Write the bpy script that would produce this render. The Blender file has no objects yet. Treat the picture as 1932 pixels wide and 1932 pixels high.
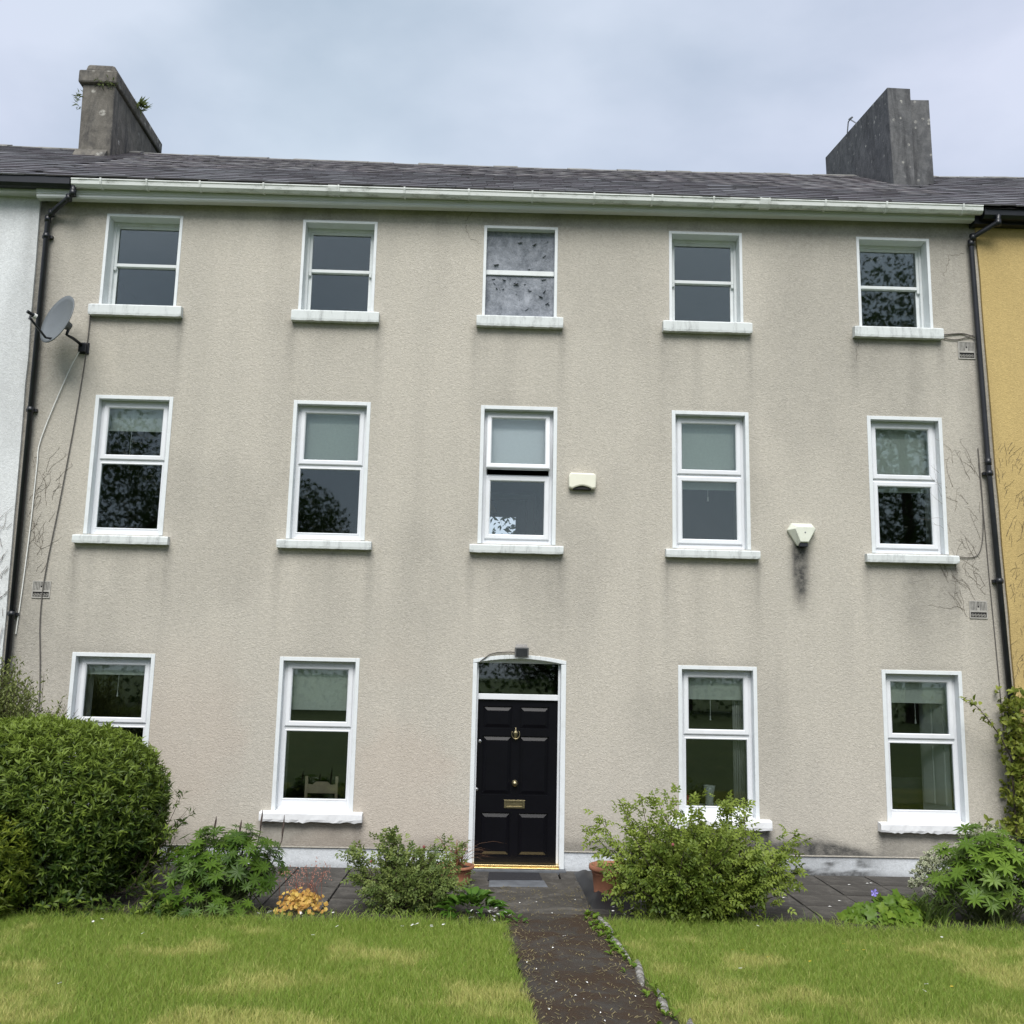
import bpy, bmesh, math, random
import numpy as np
from mathutils import Vector, Matrix
random.seed(7); RNG = np.random.default_rng(11)
S = bpy.context.scene
COL = S.collection
rad = math.radians

# ------------------------------------------------------------------ camera
cd = bpy.data.cameras.new('camera'); cam = bpy.data.objects.new('camera', cd); COL.objects.link(cam)
cd.sensor_width = 36; cd.lens = 36*1850/1932; cd.clip_start = .1; cd.clip_end = 2000
CAM = np.array([0, -12.894, 2.42])
def _rot(y, p, r):
    cy, sy, cp, sp, cr, sr = math.cos(y), math.sin(y), math.cos(p), math.sin(p), math.cos(r), math.sin(r)
    return np.array([[cy, -sy, 0], [sy, cy, 0], [0, 0, 1]]) @ np.array([[1, 0, 0], [0, cp, -sp], [0, sp, cp]]) @ np.array([[cr, 0, sr], [0, 1, 0], [-sr, 0, cr]])
_R = _rot(rad(-1.20397), rad(9.4055), rad(-1.22984))
cam.matrix_world = Matrix([[*(float(v) for v in (_R[i, 0], _R[i, 2], -_R[i, 1])), float(CAM[i])] for i in range(3)] + [[0, 0, 0, 1]])
S.camera = cam
# ------------------------------------------------------------------ sky, sun, exposure
SUN_EL, SUN_STR, SKY_STR, EXPO = 51, 1.35, .066, 1.7
W = bpy.data.worlds.new('World'); S.world = W; W.use_nodes = True
nt = W.node_tree; nt.nodes.clear()
def wn(t, **k):
    n = nt.nodes.new(t)
    for a, v in k.items(): setattr(n, a, v)
    return n
out = wn('ShaderNodeOutputWorld'); bg = wn('ShaderNodeBackground'); bg.inputs[1].default_value = SKY_STR
sky = wn('ShaderNodeTexSky', sky_type='NISHITA', sun_disc=False, sun_elevation=rad(SUN_EL), sun_rotation=rad(180))
tc = wn('ShaderNodeTexCoord'); mp = wn('ShaderNodeMapping'); mp.inputs['Scale'].default_value = (1.1, 1.1, 2.0)
n1 = wn('ShaderNodeTexNoise'); n1.inputs['Scale'].default_value = 1.7; n1.inputs['Detail'].default_value = 5; n1.inputs['Roughness'].default_value = .5; n1.inputs['Distortion'].default_value = .25
cr = wn('ShaderNodeValToRGB')
cr.color_ramp.elements[0].position = .34; cr.color_ramp.elements[0].color = (2.4, 2.74, 3.28, 1)
cr.color_ramp.elements[1].position = .66; cr.color_ramp.elements[1].color = (3.5, 3.72, 4.26, 1)
mx = wn('ShaderNodeMixRGB'); mx.inputs[0].default_value = .93
L = nt.links.new
n2 = wn('ShaderNodeTexNoise'); n2.inputs['Scale'].default_value = 3.4; n2.inputs['Detail'].default_value = 6; n2.inputs['Roughness'].default_value = .55
ad = wn('ShaderNodeMath', operation='MULTIPLY_ADD'); ad.inputs[1].default_value = .45; L(mp.outputs[0], n2.inputs['Vector']); L(n2.outputs[0], ad.inputs[0])
sb = wn('ShaderNodeMath', operation='SUBTRACT'); sb.inputs[1].default_value = .225; L(n1.outputs[0], ad.inputs[2]); L(ad.outputs[0], sb.inputs[0])
tn = wn('ShaderNodeTexNoise'); tn.inputs['Scale'].default_value = 1.2; tm = wn('ShaderNodeMapping'); tm.inputs['Location'].default_value = (3, 1, 7); L(tc.outputs['Generated'], tm.inputs[0]); L(tm.outputs[0], tn.inputs['Vector'])
tr_ = wn('ShaderNodeValToRGB'); tr_.color_ramp.elements[0].position = .35; tr_.color_ramp.elements[0].color = (.93, 1.0, .99, 1); tr_.color_ramp.elements[1].position = .65; tr_.color_ramp.elements[1].color = (1.0, .985, 1.04, 1); L(tn.outputs[0], tr_.inputs[0])
tmul = wn('ShaderNodeMixRGB', blend_type='MULTIPLY'); tmul.inputs[0].default_value = 1; L(cr.outputs[0], tmul.inputs[1]); L(tr_.outputs[0], tmul.inputs[2])
L(tc.outputs['Generated'], mp.inputs[0]); L(mp.outputs[0], n1.inputs['Vector']); L(sb.outputs[0], cr.inputs[0])
L(sky.outputs[0], mx.inputs[1]); L(tmul.outputs[0], mx.inputs[2]); L(mx.outputs[0], bg.inputs[0]); L(bg.outputs[0], out.inputs[0])
sd = bpy.data.lights.new('sun', 'SUN'); sd.energy = SUN_STR; sd.angle = rad(38); sd.color = (1, .975, .935)
sun = bpy.data.objects.new('sun', sd); COL.objects.link(sun)
sun.rotation_euler = Vector((.06, math.cos(rad(SUN_EL)), -math.sin(rad(SUN_EL)))).to_track_quat('-Z', 'Y').to_euler()
vs = S.view_settings; vs.view_transform = 'Standard'; vs.look = 'None'; vs.gamma = 1; vs.use_curve_mapping = False; vs.exposure = EXPO
S.render.engine = 'CYCLES'

# ------------------------------------------------------------------ helpers
class MB:
    def __init__(s): s.v = []; s.f = []
    def quad(s, a, b, c, d):
        n = len(s.v); s.v += [a, b, c, d]; s.f.append((n, n+1, n+2, n+3))
    def box(s, x0, x1, y0, y1, z0, z1):
        n = len(s.v)
        s.v += [(x0, y0, z0), (x1, y0, z0), (x1, y1, z0), (x0, y1, z0), (x0, y0, z1), (x1, y0, z1), (x1, y1, z1), (x0, y1, z1)]
        s.f += [tuple(n+i for i in q) for q in ((0, 3, 2, 1), (4, 5, 6, 7), (0, 1, 5, 4), (1, 2, 6, 5), (2, 3, 7, 6), (3, 0, 4, 7))]
        return s
    def hexa(s, p):
        n = len(s.v); s.v += [tuple(q) for q in p]
        s.f += [tuple(n+i for i in q) for q in ((0, 3, 2, 1), (4, 5, 6, 7), (0, 1, 5, 4), (1, 2, 6, 5), (2, 3, 7, 6), (3, 0, 4, 7))]
        return s
    def tube(s, pts, r, n=6, cap=True):
        pts = [Vector(p) for p in pts]; m = len(pts); rs = r if hasattr(r, '__len__') else [r]*m
        b = len(s.v); ref = Vector((.31, .2, .93)); u0 = None
        for i, p in enumerate(pts):
            t = (pts[min(i+1, m-1)]-pts[max(i-1, 0)]).normalized()
            u = t.cross(ref)
            if u.length < .05: u = t.cross(Vector((1, 0, 0)))
            if u0 is not None:
                w = u0-t*u0.dot(t)
                if w.length > 1e-3: u = w
            u.normalize(); u0 = u; w = t.cross(u)
            for k in range(n):
                a = 2*math.pi*k/n; s.v.append(tuple(p+(u*math.cos(a)+w*math.sin(a))*rs[i]))
        for i in range(m-1):
            for k in range(n):
                s.f.append((b+i*n+k, b+i*n+(k+1) % n, b+(i+1)*n+(k+1) % n, b+(i+1)*n+k))
        if cap: s.f += [tuple(b+k for k in range(n))[::-1], tuple(b+(m-1)*n+k for k in range(n))]
        return s
    def lathe(s, c, prof, n=24, axis='z'):
        b = len(s.v); m = len(prof)
        for r, h in prof:
            for k in range(n):
                a = 2*math.pi*k/n; q = (r*math.cos(a), r*math.sin(a))
                s.v.append((c[0]+q[0], c[1]+q[1], c[2]+h) if axis == 'z' else (c[0]+q[0], c[1]-h, c[2]+q[1]))
        for i in range(m-1):
            for k in range(n):
                s.f.append((b+i*n+k, b+i*n+(k+1) % n, b+(i+1)*n+(k+1) % n, b+(i+1)*n+k))
        return s
    def prism(s, poly, y0, y1):            # polygon in xz, extruded along y
        n = len(poly); b = len(s.v)
        s.v += [(x, y0, z) for x, z in poly]+[(x, y1, z) for x, z in poly]
        s.f += [tuple(range(b, b+n)), tuple(range(b+2*n-1, b+n-1, -1))]
        s.f += [(b+i, b+n+i, b+n+(i+1) % n, b+(i+1) % n) for i in range(n)]
        return s
    def prismx(s, poly, x0, x1, z1=0.):      # polygon in yz, extruded along x (z1 = rise at far end)
        n = len(poly); b = len(s.v)
        s.v += [(x0, y, z) for y, z in poly]+[(x1, y, z+z1) for y, z in poly]
        s.f += [tuple(range(b, b+n))[::-1], tuple(range(b+n, b+2*n))]
        s.f += [(b+i, b+(i+1) % n, b+n+(i+1) % n, b+n+i) for i in range(n)]
        return s
    def build(s, name, m=None, parent=None, smooth=False, bev=0, **kw):
        me = bpy.data.meshes.new(name); me.from_pydata(s.v, [], s.f)
        bm = bmesh.new(); bm.from_mesh(me); bmesh.ops.recalc_face_normals(bm, faces=bm.faces); bm.to_mesh(me); bm.free()
        return link(name, me, m, parent, smooth, bev, **kw)
def link(name, me, m=None, parent=None, smooth=False, bev=0, **kw):
    if m is not None and not me.materials: me.materials.append(m)
    if smooth: me.polygons.foreach_set('use_smooth', [True]*len(me.polygons))
    o = bpy.data.objects.new(name, me); COL.objects.link(o)
    if parent is not None: o.parent = parent
    if bev:
        b = o.modifiers.new('bevel', 'BEVEL'); b.width = bev; b.segments = 2; b.limit_method = 'ANGLE'; b.angle_limit = rad(40)
    for k, v in kw.items(): o[k] = v
    return o
def thing(name, label, cat, loc=(0, 0, 0), group=None):
    o = bpy.data.objects.new(name, None); COL.objects.link(o); o.location = loc; o.empty_display_size = .1
    o['label'] = label; o['category'] = cat
    if group: o['group'] = group
    return o
def tag(o, label, cat, group=None):
    o['label'] = label; o['category'] = cat
    if group: o['group'] = group
    return o
def npmesh(name, V, F, tone=None):
    V = np.asarray(V, np.float32); F = np.asarray(F, np.int32); k = F.shape[1]
    me = bpy.data.meshes.new(name); me.vertices.add(len(V)); me.vertices.foreach_set('co', V.ravel())
    me.loops.add(F.size); me.loops.foreach_set('vertex_index', F.ravel())
    me.polygons.add(len(F)); me.polygons.foreach_set('loop_start', np.arange(0, F.size, k, dtype=np.int32))
    me.polygons.foreach_set('loop_total', np.full(len(F), k, np.int32)); me.update(calc_edges=True)
    if tone is not None:
        for nm, t in (tone.items() if isinstance(tone, dict) else (('tone', tone),)):
            a = me.attributes.new(nm, 'FLOAT', 'POINT'); a.data.foreach_set('value', np.asarray(t, np.float32))
    return me
def vnoise(x, y, seed=0):
    g = np.random.default_rng(seed).random((64, 64)); x = np.asarray(x, float); y = np.asarray(y, float)
    xi = np.floor(x).astype(int); yi = np.floor(y).astype(int); fx = x-xi; fy = y-yi
    fx = fx*fx*(3-2*fx); fy = fy*fy*(3-2*fy); a = lambda i, j: g[(xi+i) % 64, (yi+j) % 64]
    return (a(0, 0)*(1-fx)+a(1, 0)*fx)*(1-fy)+(a(0, 1)*(1-fx)+a(1, 1)*fx)*fy
def fbm(x, y, seed=0, o=4): return sum(vnoise(x*2**i, y*2**i, seed+i)/2**i for i in range(o))/sum(1/2**i for i in range(o))
def norm(a): return a/np.maximum(np.linalg.norm(a, axis=-1, keepdims=True), 1e-9)

# ------------------------------------------------------------------ materials
class M_:
    def __init__(s, name):
        s.m = bpy.data.materials.new(name); s.m.use_nodes = True; s.t = s.m.node_tree; s.b = s.t.nodes['Principled BSDF']
        s.out = s.t.nodes['Material Output']; s.obj = s.n('ShaderNodeTexCoord').outputs['Object']
    def n(s, t, **k):
        n = s.t.nodes.new(t)
        for a, v in k.items(): setattr(n, a, v)
        return n
    def l(s, a, b): s.t.links.new(a, b)
    def noise(s, scale, detail=4, rough=.55, stretch=(1, 1, 1), dist=0, off=(0, 0, 0)):
        mp = s.n('ShaderNodeMapping'); mp.inputs['Scale'].default_value = stretch; mp.inputs['Location'].default_value = off; s.l(s.obj, mp.inputs[0])
        n = s.n('ShaderNodeTexNoise'); s.l(mp.outputs[0], n.inputs['Vector'])
        n.inputs['Scale'].default_value = scale; n.inputs['Detail'].default_value = detail; n.inputs['Roughness'].default_value = rough; n.inputs['Distortion'].default_value = dist
        return n.outputs[0]
    def ramp(s, x, a, b):
        r = s.n('ShaderNodeMapRange'); r.inputs[1].default_value = a; r.inputs[2].default_value = b; s.l(x, r.inputs[0]); return r.outputs[0]
    def mix(s, f, a, b, mode='MIX'):
        m = s.n('ShaderNodeMixRGB', blend_type=mode)
        for i, v in ((0, f), (1, a), (2, b)):
            if isinstance(v, (int, float)): m.inputs[i].default_value = v
            elif isinstance(v, tuple): m.inputs[i].default_value = (*v, 1)
            else: s.l(v, m.inputs[i])
        return m.outputs[0]
    def math(s, op, a, b=0.):
        m = s.n('ShaderNodeMath', operation=op)
        for i, v in ((0, a), (1, b)):
            if isinstance(v, (int, float)): m.inputs[i].default_value = v
            else: s.l(v, m.inputs[i])
        return m.outputs[0]
    def attr(s, nm): return s.n('ShaderNodeAttribute', attribute_name=nm).outputs['Fac']
    def rnd(s): return s.n('ShaderNodeObjectInfo').outputs['Random']
    def col(s, c):
        if isinstance(c, tuple): s.b.inputs['Base Color'].default_value = (*c, 1)
        else: s.l(c, s.b.inputs['Base Color'])
        return s
    def bump(s, h, strength=.4, dist=.01):
        b = s.n('ShaderNodeBump'); b.inputs['Strength'].default_value = strength; b.inputs['Distance'].default_value = dist
        s.l(h, b.inputs['Height']); s.l(b.outputs[0], s.b.inputs['Normal']); return s
    def rough(s, r, spec=.5, metal=0):
        s.b.inputs['Roughness'].default_value = r; s.b.inputs['Specular IOR Level'].default_value = spec; s.b.inputs['Metallic'].default_value = metal; return s
def paint(name, c, dirt, amt=.35, r=.45, scale=5, stretch=(1, 1, 1), bump=.15, fine=45):
    a = M_(name); m = a.ramp(a.noise(scale, 6, .65, stretch), .5, .78); f = a.ramp(a.noise(fine, 4, .6), .35, .75)
    a.col(a.mix(a.math('MULTIPLY', a.math('MULTIPLY', m, amt*1.6), a.math('ADD', a.math('MULTIPLY', f, .7), .3)), c, dirt)).rough(r).bump(a.noise(fine*1.5, 3), bump, .004); return a.m
def plain(name, c, r=.5, metal=0, var=.12, scale=12, bump=.1):
    a = M_(name); k = a.noise(scale, 4); d = tuple(v*(1-var*2) for v in c)
    a.col(a.mix(a.ramp(k, .3, .7), c, d)).rough(r, .5, metal).bump(a.noise(scale*8, 3), bump, .003); return a.m
def render_mat(name, base, warm, dirt, stain, bumpd=.016):
    a = M_(name)
    big = a.ramp(a.noise(.7, 5, .6, (1.2, 1, .6)), .35, .7); streak = a.ramp(a.noise(1.1, 5, .62, (3.2, 1, .28)), .42, .72)
    crump = a.noise(31, 4, .66, (1, 1, 1.25), 1.1); grain = a.noise(75, 3, .6); fine = a.ramp(crump, .38, .62)
    h = a.math('ADD', crump, a.math('MULTIPLY', grain, .35))
    c = a.mix(big, base, warm); c = a.mix(a.math('MULTIPLY', streak, .2), c, dirt)
    c = a.mix(a.math('MULTIPLY', a.math('SUBTRACT', 1., fine), .33), c, tuple(v*.4 for v in base))  # bump hollows darkened in colour, since soft light shows little relief
    lump = a.ramp(a.noise(9, 6, .7), .3, .75)
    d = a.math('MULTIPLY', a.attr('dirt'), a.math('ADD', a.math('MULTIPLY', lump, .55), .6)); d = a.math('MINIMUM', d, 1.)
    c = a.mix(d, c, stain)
    c = a.mix(a.math('MULTIPLY', a.attr('pink'), .28), c, (.46, .36, .29))
    a.col(c).rough(.92, .2).bump(h, .75, bumpd*.85); return a.m
def slate_mat():
    a = M_('slate'); t = a.math('FRACT', a.math('ADD', a.rnd(), a.attr('tone')))
    r = a.n('ShaderNodeValToRGB'); e = r.color_ramp.elements
    e[0].position = 0; e[0].color = (.085, .082, .088, 1); e[1].position = 1; e[1].color = (.155, .15, .16, 1)
    q = e.new(.5); q.color = (.118, .106, .118, 1); q = e.new(.8); q.color = (.14, .138, .148, 1); a.l(t, r.inputs[0])
    c = a.mix(a.math('MULTIPLY', a.ramp(a.noise(4, 6, .7, (1, 1, 1), 1.2), .56, .72), .45), r.outputs[0], (.2, .2, .17))
    a.col(c).rough(.48).bump(a.noise(30, 4), .3, .006); return a.m
def chim_mat(name, c, c2, vs_=4.5):
    a = M_(name); big = a.ramp(a.noise(1.6, 6, .65, (1, 1, .55)), .3, .7); c = a.mix(big, c, c2)
    v = a.n('ShaderNodeTexVoronoi'); v.inputs['Scale'].default_value = vs_; v.inputs['Randomness'].default_value = 1; a.l(a.obj, v.inputs['Vector'])
    near = a.ramp(v.outputs['Distance'], .30, .20); pick = None
    sp = a.n('ShaderNodeSeparateColor'); a.l(v.outputs['Color'], sp.inputs[0]); pick = a.math('GREATER_THAN', sp.outputs[0], .72)
    c = a.mix(a.math('MULTIPLY', a.math('MULTIPLY', near, pick), a.ramp(a.noise(20, 3), .35, .6)), c, (.42, .41, .37))
    md = a.ramp(a.noise(7, 6, .7, (1, 1, .7), .4, (1, 4, 2)), .42, .66); c = a.mix(a.math('MULTIPLY', md, .5), c, tuple(v*1.7 for v in c2)); dark = a.ramp(a.noise(2.6, 6, .72, (1.6, 1.6, .4), .6, (3, 1, 2)), .48, .68); c = a.mix(a.math('MULTIPLY', dark, .8), c, (.03, .031, .034))
    a.col(c).rough(.9, .3).bump(a.math('ADD', a.noise(14, 5, .65), a.math('MULTIPLY', a.noise(60, 3), .4)), .5, .02); return a.m
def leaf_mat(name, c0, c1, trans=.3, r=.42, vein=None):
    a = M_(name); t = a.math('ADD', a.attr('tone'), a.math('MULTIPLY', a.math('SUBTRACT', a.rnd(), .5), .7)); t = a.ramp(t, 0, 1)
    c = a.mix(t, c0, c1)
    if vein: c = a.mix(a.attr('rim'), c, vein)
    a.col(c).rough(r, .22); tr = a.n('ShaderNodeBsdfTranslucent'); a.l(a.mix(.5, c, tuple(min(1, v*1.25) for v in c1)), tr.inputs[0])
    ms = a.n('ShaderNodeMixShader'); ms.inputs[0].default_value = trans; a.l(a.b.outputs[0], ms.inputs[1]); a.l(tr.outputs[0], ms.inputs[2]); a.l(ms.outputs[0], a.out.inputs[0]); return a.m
def glass_mat(name, tint=(.93, .96, .95), refl=1.0, wav=.0):
    a = M_(name); a.t.nodes.remove(a.b); g = a.n('ShaderNodeBsdfGlossy'); g.inputs['Roughness'].default_value = .02; g.inputs[0].default_value = (.93, 1, .97, 1)
    tr = a.n('ShaderNodeBsdfTransparent'); tr.inputs[0].default_value = (*tint, 1)
    fr = a.n('ShaderNodeFresnel'); fr.inputs[0].default_value = 1.52
    b = a.n('ShaderNodeBump'); b.inputs['Strength'].default_value = wav; b.inputs['Distance'].default_value = .02; a.l(a.noise(1.6, 2), b.inputs['Height']); a.l(b.outputs[0], g.inputs['Normal'])
    f = a.math('MULTIPLY', fr.outputs[0], 1.65*refl); f = a.math('MINIMUM', f, 1.)
    ms = a.n('ShaderNodeMixShader'); a.l(f, ms.inputs[0]); a.l(tr.outputs[0], ms.inputs[1]); a.l(g.outputs[0], ms.inputs[2]); a.l(ms.outputs[0], a.out.inputs[0]); return a.m

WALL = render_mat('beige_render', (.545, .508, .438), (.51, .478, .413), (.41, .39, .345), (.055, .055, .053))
WHITEWALL = render_mat('white_render', (.71, .73, .735), (.665, .68, .68), (.5, .52, .52), (.2, .2, .19), .01)
YELLOW = render_mat('yellow_render', (.56, .42, .18), (.49, .365, .155), (.36, .28, .14), (.2, .15, .07), .012)
PLINTH = render_mat('plinth_paint', (.66, .69, .72), (.60, .63, .65), (.42, .43, .43), (.06, .06, .058), .008)
UPVC = paint('upvc', (.70, .715, .74), (.50, .52, .48), .4, .28, 4, (1, 1, .6), .03)
TIMBER = paint('white_timber', (.66, .69, .69), (.42, .43, .40), .45, .5, 6, (1, 1, 1), .25)
SURR = paint('white_masonry_paint', (.66, .69, .70), (.42, .43, .41), .4, .6, 6, (1, 1, .8), .3)
SILLM = paint('weathered_sill_paint', (.60, .63, .62), (.22, .23, .23), .75, .7, 5, (2.2, 1, .5), .35)
SILLW = paint('white_sill_paint', (.73, .74, .75), (.5, .5, .5), .3, .55, 5, (1, 1, 1), .5, 25)
CORN = paint('cornice_paint', (.56, .585, .57), (.36, .38, .35), .4, .5, 1.6, (.7, 1, 2), .1)
GUTT = paint('gutter_plastic', (.64, .665, .635), (.15, .165, .13), 1., .4, 5, (.7, 1, 3), .05)
BLACKP = plain('black_plastic', (.014, .016, .021), .38, 0, .2, 6)
DOORP = plain('black_gloss_paint', (.004, .004, .006), .3, 0, .1, 6, .04); DOORP.node_tree.nodes['Principled BSDF'].inputs['Specular IOR Level'].default_value = .18
BRASS = plain('brass', (.34, .29, .17), .38, 1, .2, 20)
GOLD = plain('polished_brass', (.78, .62, .32), .3, 1, .1, 20)
STEEL = plain('dull_steel', (.45, .45, .46), .35, 1, .1)
SLATE = slate_mat()
CHIML = chim_mat('chimney_render_brown', (.082, .075, .064), (.135, .125, .108)); CHIMR = chim_mat('chimney_render_grey', (.072, .075, .08), (.115, .115, .115), 8.5)
RIDGE = plain('ridge_tile_clay', (.27, .265, .245), .85, 0, .3, 5, .4); LEAD = plain('lead_flashing', (.2, .21, .22), .6, 0, .25, 8)
GLASS = glass_mat('window_glass'); OLDGLASS = glass_mat('old_window_glass', (.9, .93, .93), 1.12, .05)
BLINDM = plain('blind_fabric', (.74, .76, .71), .85, 0, .05, 30); BLINDV = plain('pale_blind_fabric', (.80, .80, .86), .85, 0, .03, 30)
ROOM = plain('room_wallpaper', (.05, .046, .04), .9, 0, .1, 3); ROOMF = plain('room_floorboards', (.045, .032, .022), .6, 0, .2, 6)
CURT = plain('curtain_cloth', (.55, .55, .52), .9, 0, .1, 8); SHUT = plain('shutter_paint', (.62, .64, .62), .5, 0, .08, 4)
DEVICE = paint('cream_plastic', (.73, .72, .60), (.5, .49, .40), .2, .4, 5, (1, 1, 1), .05); DEVICE2 = paint('aged_cream_plastic', (.66, .68, .58), (.40, .42, .36), .4, .45, 9)
DISHM = paint('dish_grey', (.125, .14, .15), (.07, .075, .075), .4, .45, 4); WHITEP = plain('white_plastic', (.75, .75, .72), .4, 0, .05)
TERRA = plain('terracotta', (.37, .155, .085), .8, 0, .2, 5, .4); SOIL = plain('soil', (.035, .026, .018), .95, 0, .3, 8, .9)
CABLEG = plain('grey_cable', (.11, .10, .09), .6); WOODC = plain('cream_wood', (.52, .42, .28), .5, 0, .1, 9); TWIG = plain('brown_twig', (.07, .05, .035), .9, 0, .3, 20)
VINE = plain('dead_vine', (.16, .13, .10), .9, 0, .3, 20)
GREENST = plain('green_stem', (.09, .12, .035), .7, 0, .2, 20); MATM = plain('rubber_mat', (.018, .018, .023), .8, 0, .2, 40, .6); BLUESTONE = plain('grey_stone', (.125, .135, .15), .8, 0, .2, 6, .3)
WICKER = plain('wicker', (.40, .17, .07), .7, 0, .3, 30); VENTM = plain('vent_terracotta_painted', (.42, .405, .37), .85, 0, .15, 15, .4); DARK = plain('dark_backing', (.02, .02, .02), .9)
def board_mat():
    a = M_('peeling_grey_paint'); n = a.noise(4.5, 8, .78, (1, 1, .8), .3); f = a.ramp(n, .36, .66)
    c = a.mix(f, (.10, .115, .135), (.33, .35, .39)); crack = a.ramp(a.noise(11, 6, .75, (1, 1, 1), 2.2, (3, 3, 3)), .62, .66)
    c = a.mix(a.math('MULTIPLY', crack, .85), c, (.03, .03, .035)); a.col(c).rough(.75).bump(a.noise(13, 6, .7, (1, 1, 1), 1.4), .8, .02); return a.m
BOARD = board_mat()
def ground_mat(name, c, c2, c3, sc=2.2, th=(.5, .66), bump=.6):
    a = M_(name); k = a.mix(a.ramp(a.noise(sc, 6, .65), .35, .65), c, c2); k = a.mix(a.ramp(a.noise(sc*2.3, 7, .7, (1, 1, 1), .5, (5, 2, 1)), *th), k, c3)
    g = a.ramp(a.noise(55, 4, .7), .35, .72); k = a.mix(a.math('MULTIPLY', g, .45), k, tuple(v*.35 for v in c)); k = a.mix(a.math('MULTIPLY', a.rnd(), .25), k, tuple(v*1.5 for v in c))
    a.col(k).rough(.9, .25).bump(a.math('ADD', a.noise(26, 5, .7), a.noise(90, 3)), bump, .012); return a.m
SLAB = ground_mat('paving_stone', (.052, .048, .043), (.085, .08, .072), (.12, .112, .10), 2.0)
PATHM = ground_mat('mossy_path', (.042, .036, .029), (.078, .070, .060), (.050, .029, .015), 1.1, (.42, .56), 1.)
APRON = ground_mat('concrete_apron', (.085, .078, .068), (.05, .046, .04), (.14, .13, .115), 1.6)
STONE = ground_mat('edging_stone', (.19, .18, .16), (.10, .095, .085), (.42, .41, .38), 6, (.48, .58))
LAWN = ground_mat('lawn_turf', (.045, .072, .012), (.07, .10, .017), (.15, .14, .05), 1.0, (.55, .7))
PLASTIC = plain('black_sheet', (.028, .029, .032), .5, 0, .25, 4, .3)
L_BUSH = leaf_mat('bush_leaf', (.028, .058, .010), (.215, .29, .045)); L_LIGHT = leaf_mat('pale_bush_leaf', (.05, .09, .01), (.21, .25, .03))
L_GREY = leaf_mat('grey_green_leaf', (.08, .11, .025), (.24, .27, .09)); L_LUP = leaf_mat('dark_lupin_leaf', (.022, .058, .006), (.10, .175, .018)); L_LUP2 = leaf_mat('bright_lupin_leaf', (.055, .115, .012), (.165, .26, .035))
L_ROSE = leaf_mat('rose_leaf', (.04, .08, .012), (.205, .265, .045)); L_ROSE2 = leaf_mat('dark_rose_leaf', (.045, .085, .02), (.215, .265, .075)); L_HEU = leaf_mat('amber_leaf', (.40, .17, .055), (.76, .58, .15)); L_PRIM = leaf_mat('primrose_leaf', (.035, .10, .012), (.10, .19, .025))
L_CLIMB = leaf_mat('climber_leaf', (.06, .10, .01), (.29, .32, .06)); L_WHITE = leaf_mat('variegated_leaf', (.06, .10, .03), (.10, .15, .05), .25, .45, (.68, .68, .50)); L_GER = leaf_mat('geranium_leaf', (.06, .13, .012), (.17, .25, .03)); L_DAY = leaf_mat('strap_leaf', (.05, .10, .02), (.13, .18, .05))
L_GRASS = leaf_mat('grass_blade', (.115, .235, .012), (.56, .52, .19), .3, .5); L_BRONZE = leaf_mat('bronze_blade', (.06, .035, .03), (.32, .17, .09)); L_WOOD = leaf_mat('woodland_leaf', (.018, .035, .010), (.05, .085, .02)); L_FERN = leaf_mat('wall_plant_leaf', (.05, .07, .025), (.16, .20, .06))
PETAL = plain('white_petal', (.85, .85, .82), .6, 0, .02); PETALB = plain('violet_petal', (.30, .25, .75), .6, 0, .1); PETALY = plain('yellow_petal', (.8, .55, .05), .6, 0, .1); SPIKE = plain('lupin_spike', (.10, .07, .06), .8, 0, .3, 20)

# ------------------------------------------------------------------ ground
GY, GS = -2.3, .05
def gz(y): return np.where(np.asarray(y) < GY, (GY-np.maximum(y, -16))*GS, 0.)
def gzf(y): return float(gz(y))
ys = [-400, -120, -60, -30, -16, -12, -9, -7, -5.5, -4, -3, GY, 0, 30, 400]; xs = [-400, -60, -12, -6, 0, 6, 12, 60, 400]
V = [(x, y, gzf(y)-.03) for y in ys for x in xs]; n = len(xs)
F = [(j*n+i, j*n+i+1, (j+1)*n+i+1, (j+1)*n+i) for j in range(len(ys)-1) for i in range(n-1)]
link('ground', npmesh('ground', V, F), LAWN, kind='structure')
bed = MB()
for x0, x1 in ((-7.5, .22), (1.22, 8)):
    k = 40
    for i in range(k):
        for j in range(6):
            q = []
            for a, b in ((0, 0), (1, 0), (1, 1), (0, 1)):
                x = x0+(x1-x0)*(i+a)/k; y = -2.28-.72*(j+b)/6
                q.append((x, y, gzf(y)+(.0 if j+b in (0, 6) else .03*float(vnoise(x*3, y*3, 5)))-.006))
            bed.quad(*q)
bed.build('flower_bed', SOIL, kind='structure')
patio = MB().box(-12, 12, -2.26, .3, -.3, -.03).build('patio', SOIL, kind='structure')
shared = {}
for i in range(-12, 14):
    for j in range(4):
        w, d = .645, .56; x0 = -.345+i*w+ (0 if j % 2 == 0 else .0); y1 = -.012-j*d
        if x0 < .9 and x0+w > .25 and j > 0: continue
        key = (i*3+j) % 4
        if key not in shared:
            m = MB(); e = .006
            m.hexa([(0, 0, -.05), (w-.012, 0, -.05), (w-.012, d-.012, -.05), (0, d-.012, -.05), (e, e, 0), (w-.012-e, e, 0), (w-.012-e, d-.012-e, 0), (e, d-.012-e, 0)])
            o = m.build('paving_slab', SLAB, patio); shared[key] = o.data
        else: o = link('paving_slab', shared[key], None, patio)
        o.location = (x0, y1-d, -.004+random.uniform(-.004, .004)); o.rotation_euler = (random.uniform(-.004, .004), random.uniform(-.004, .004), 0)
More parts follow.
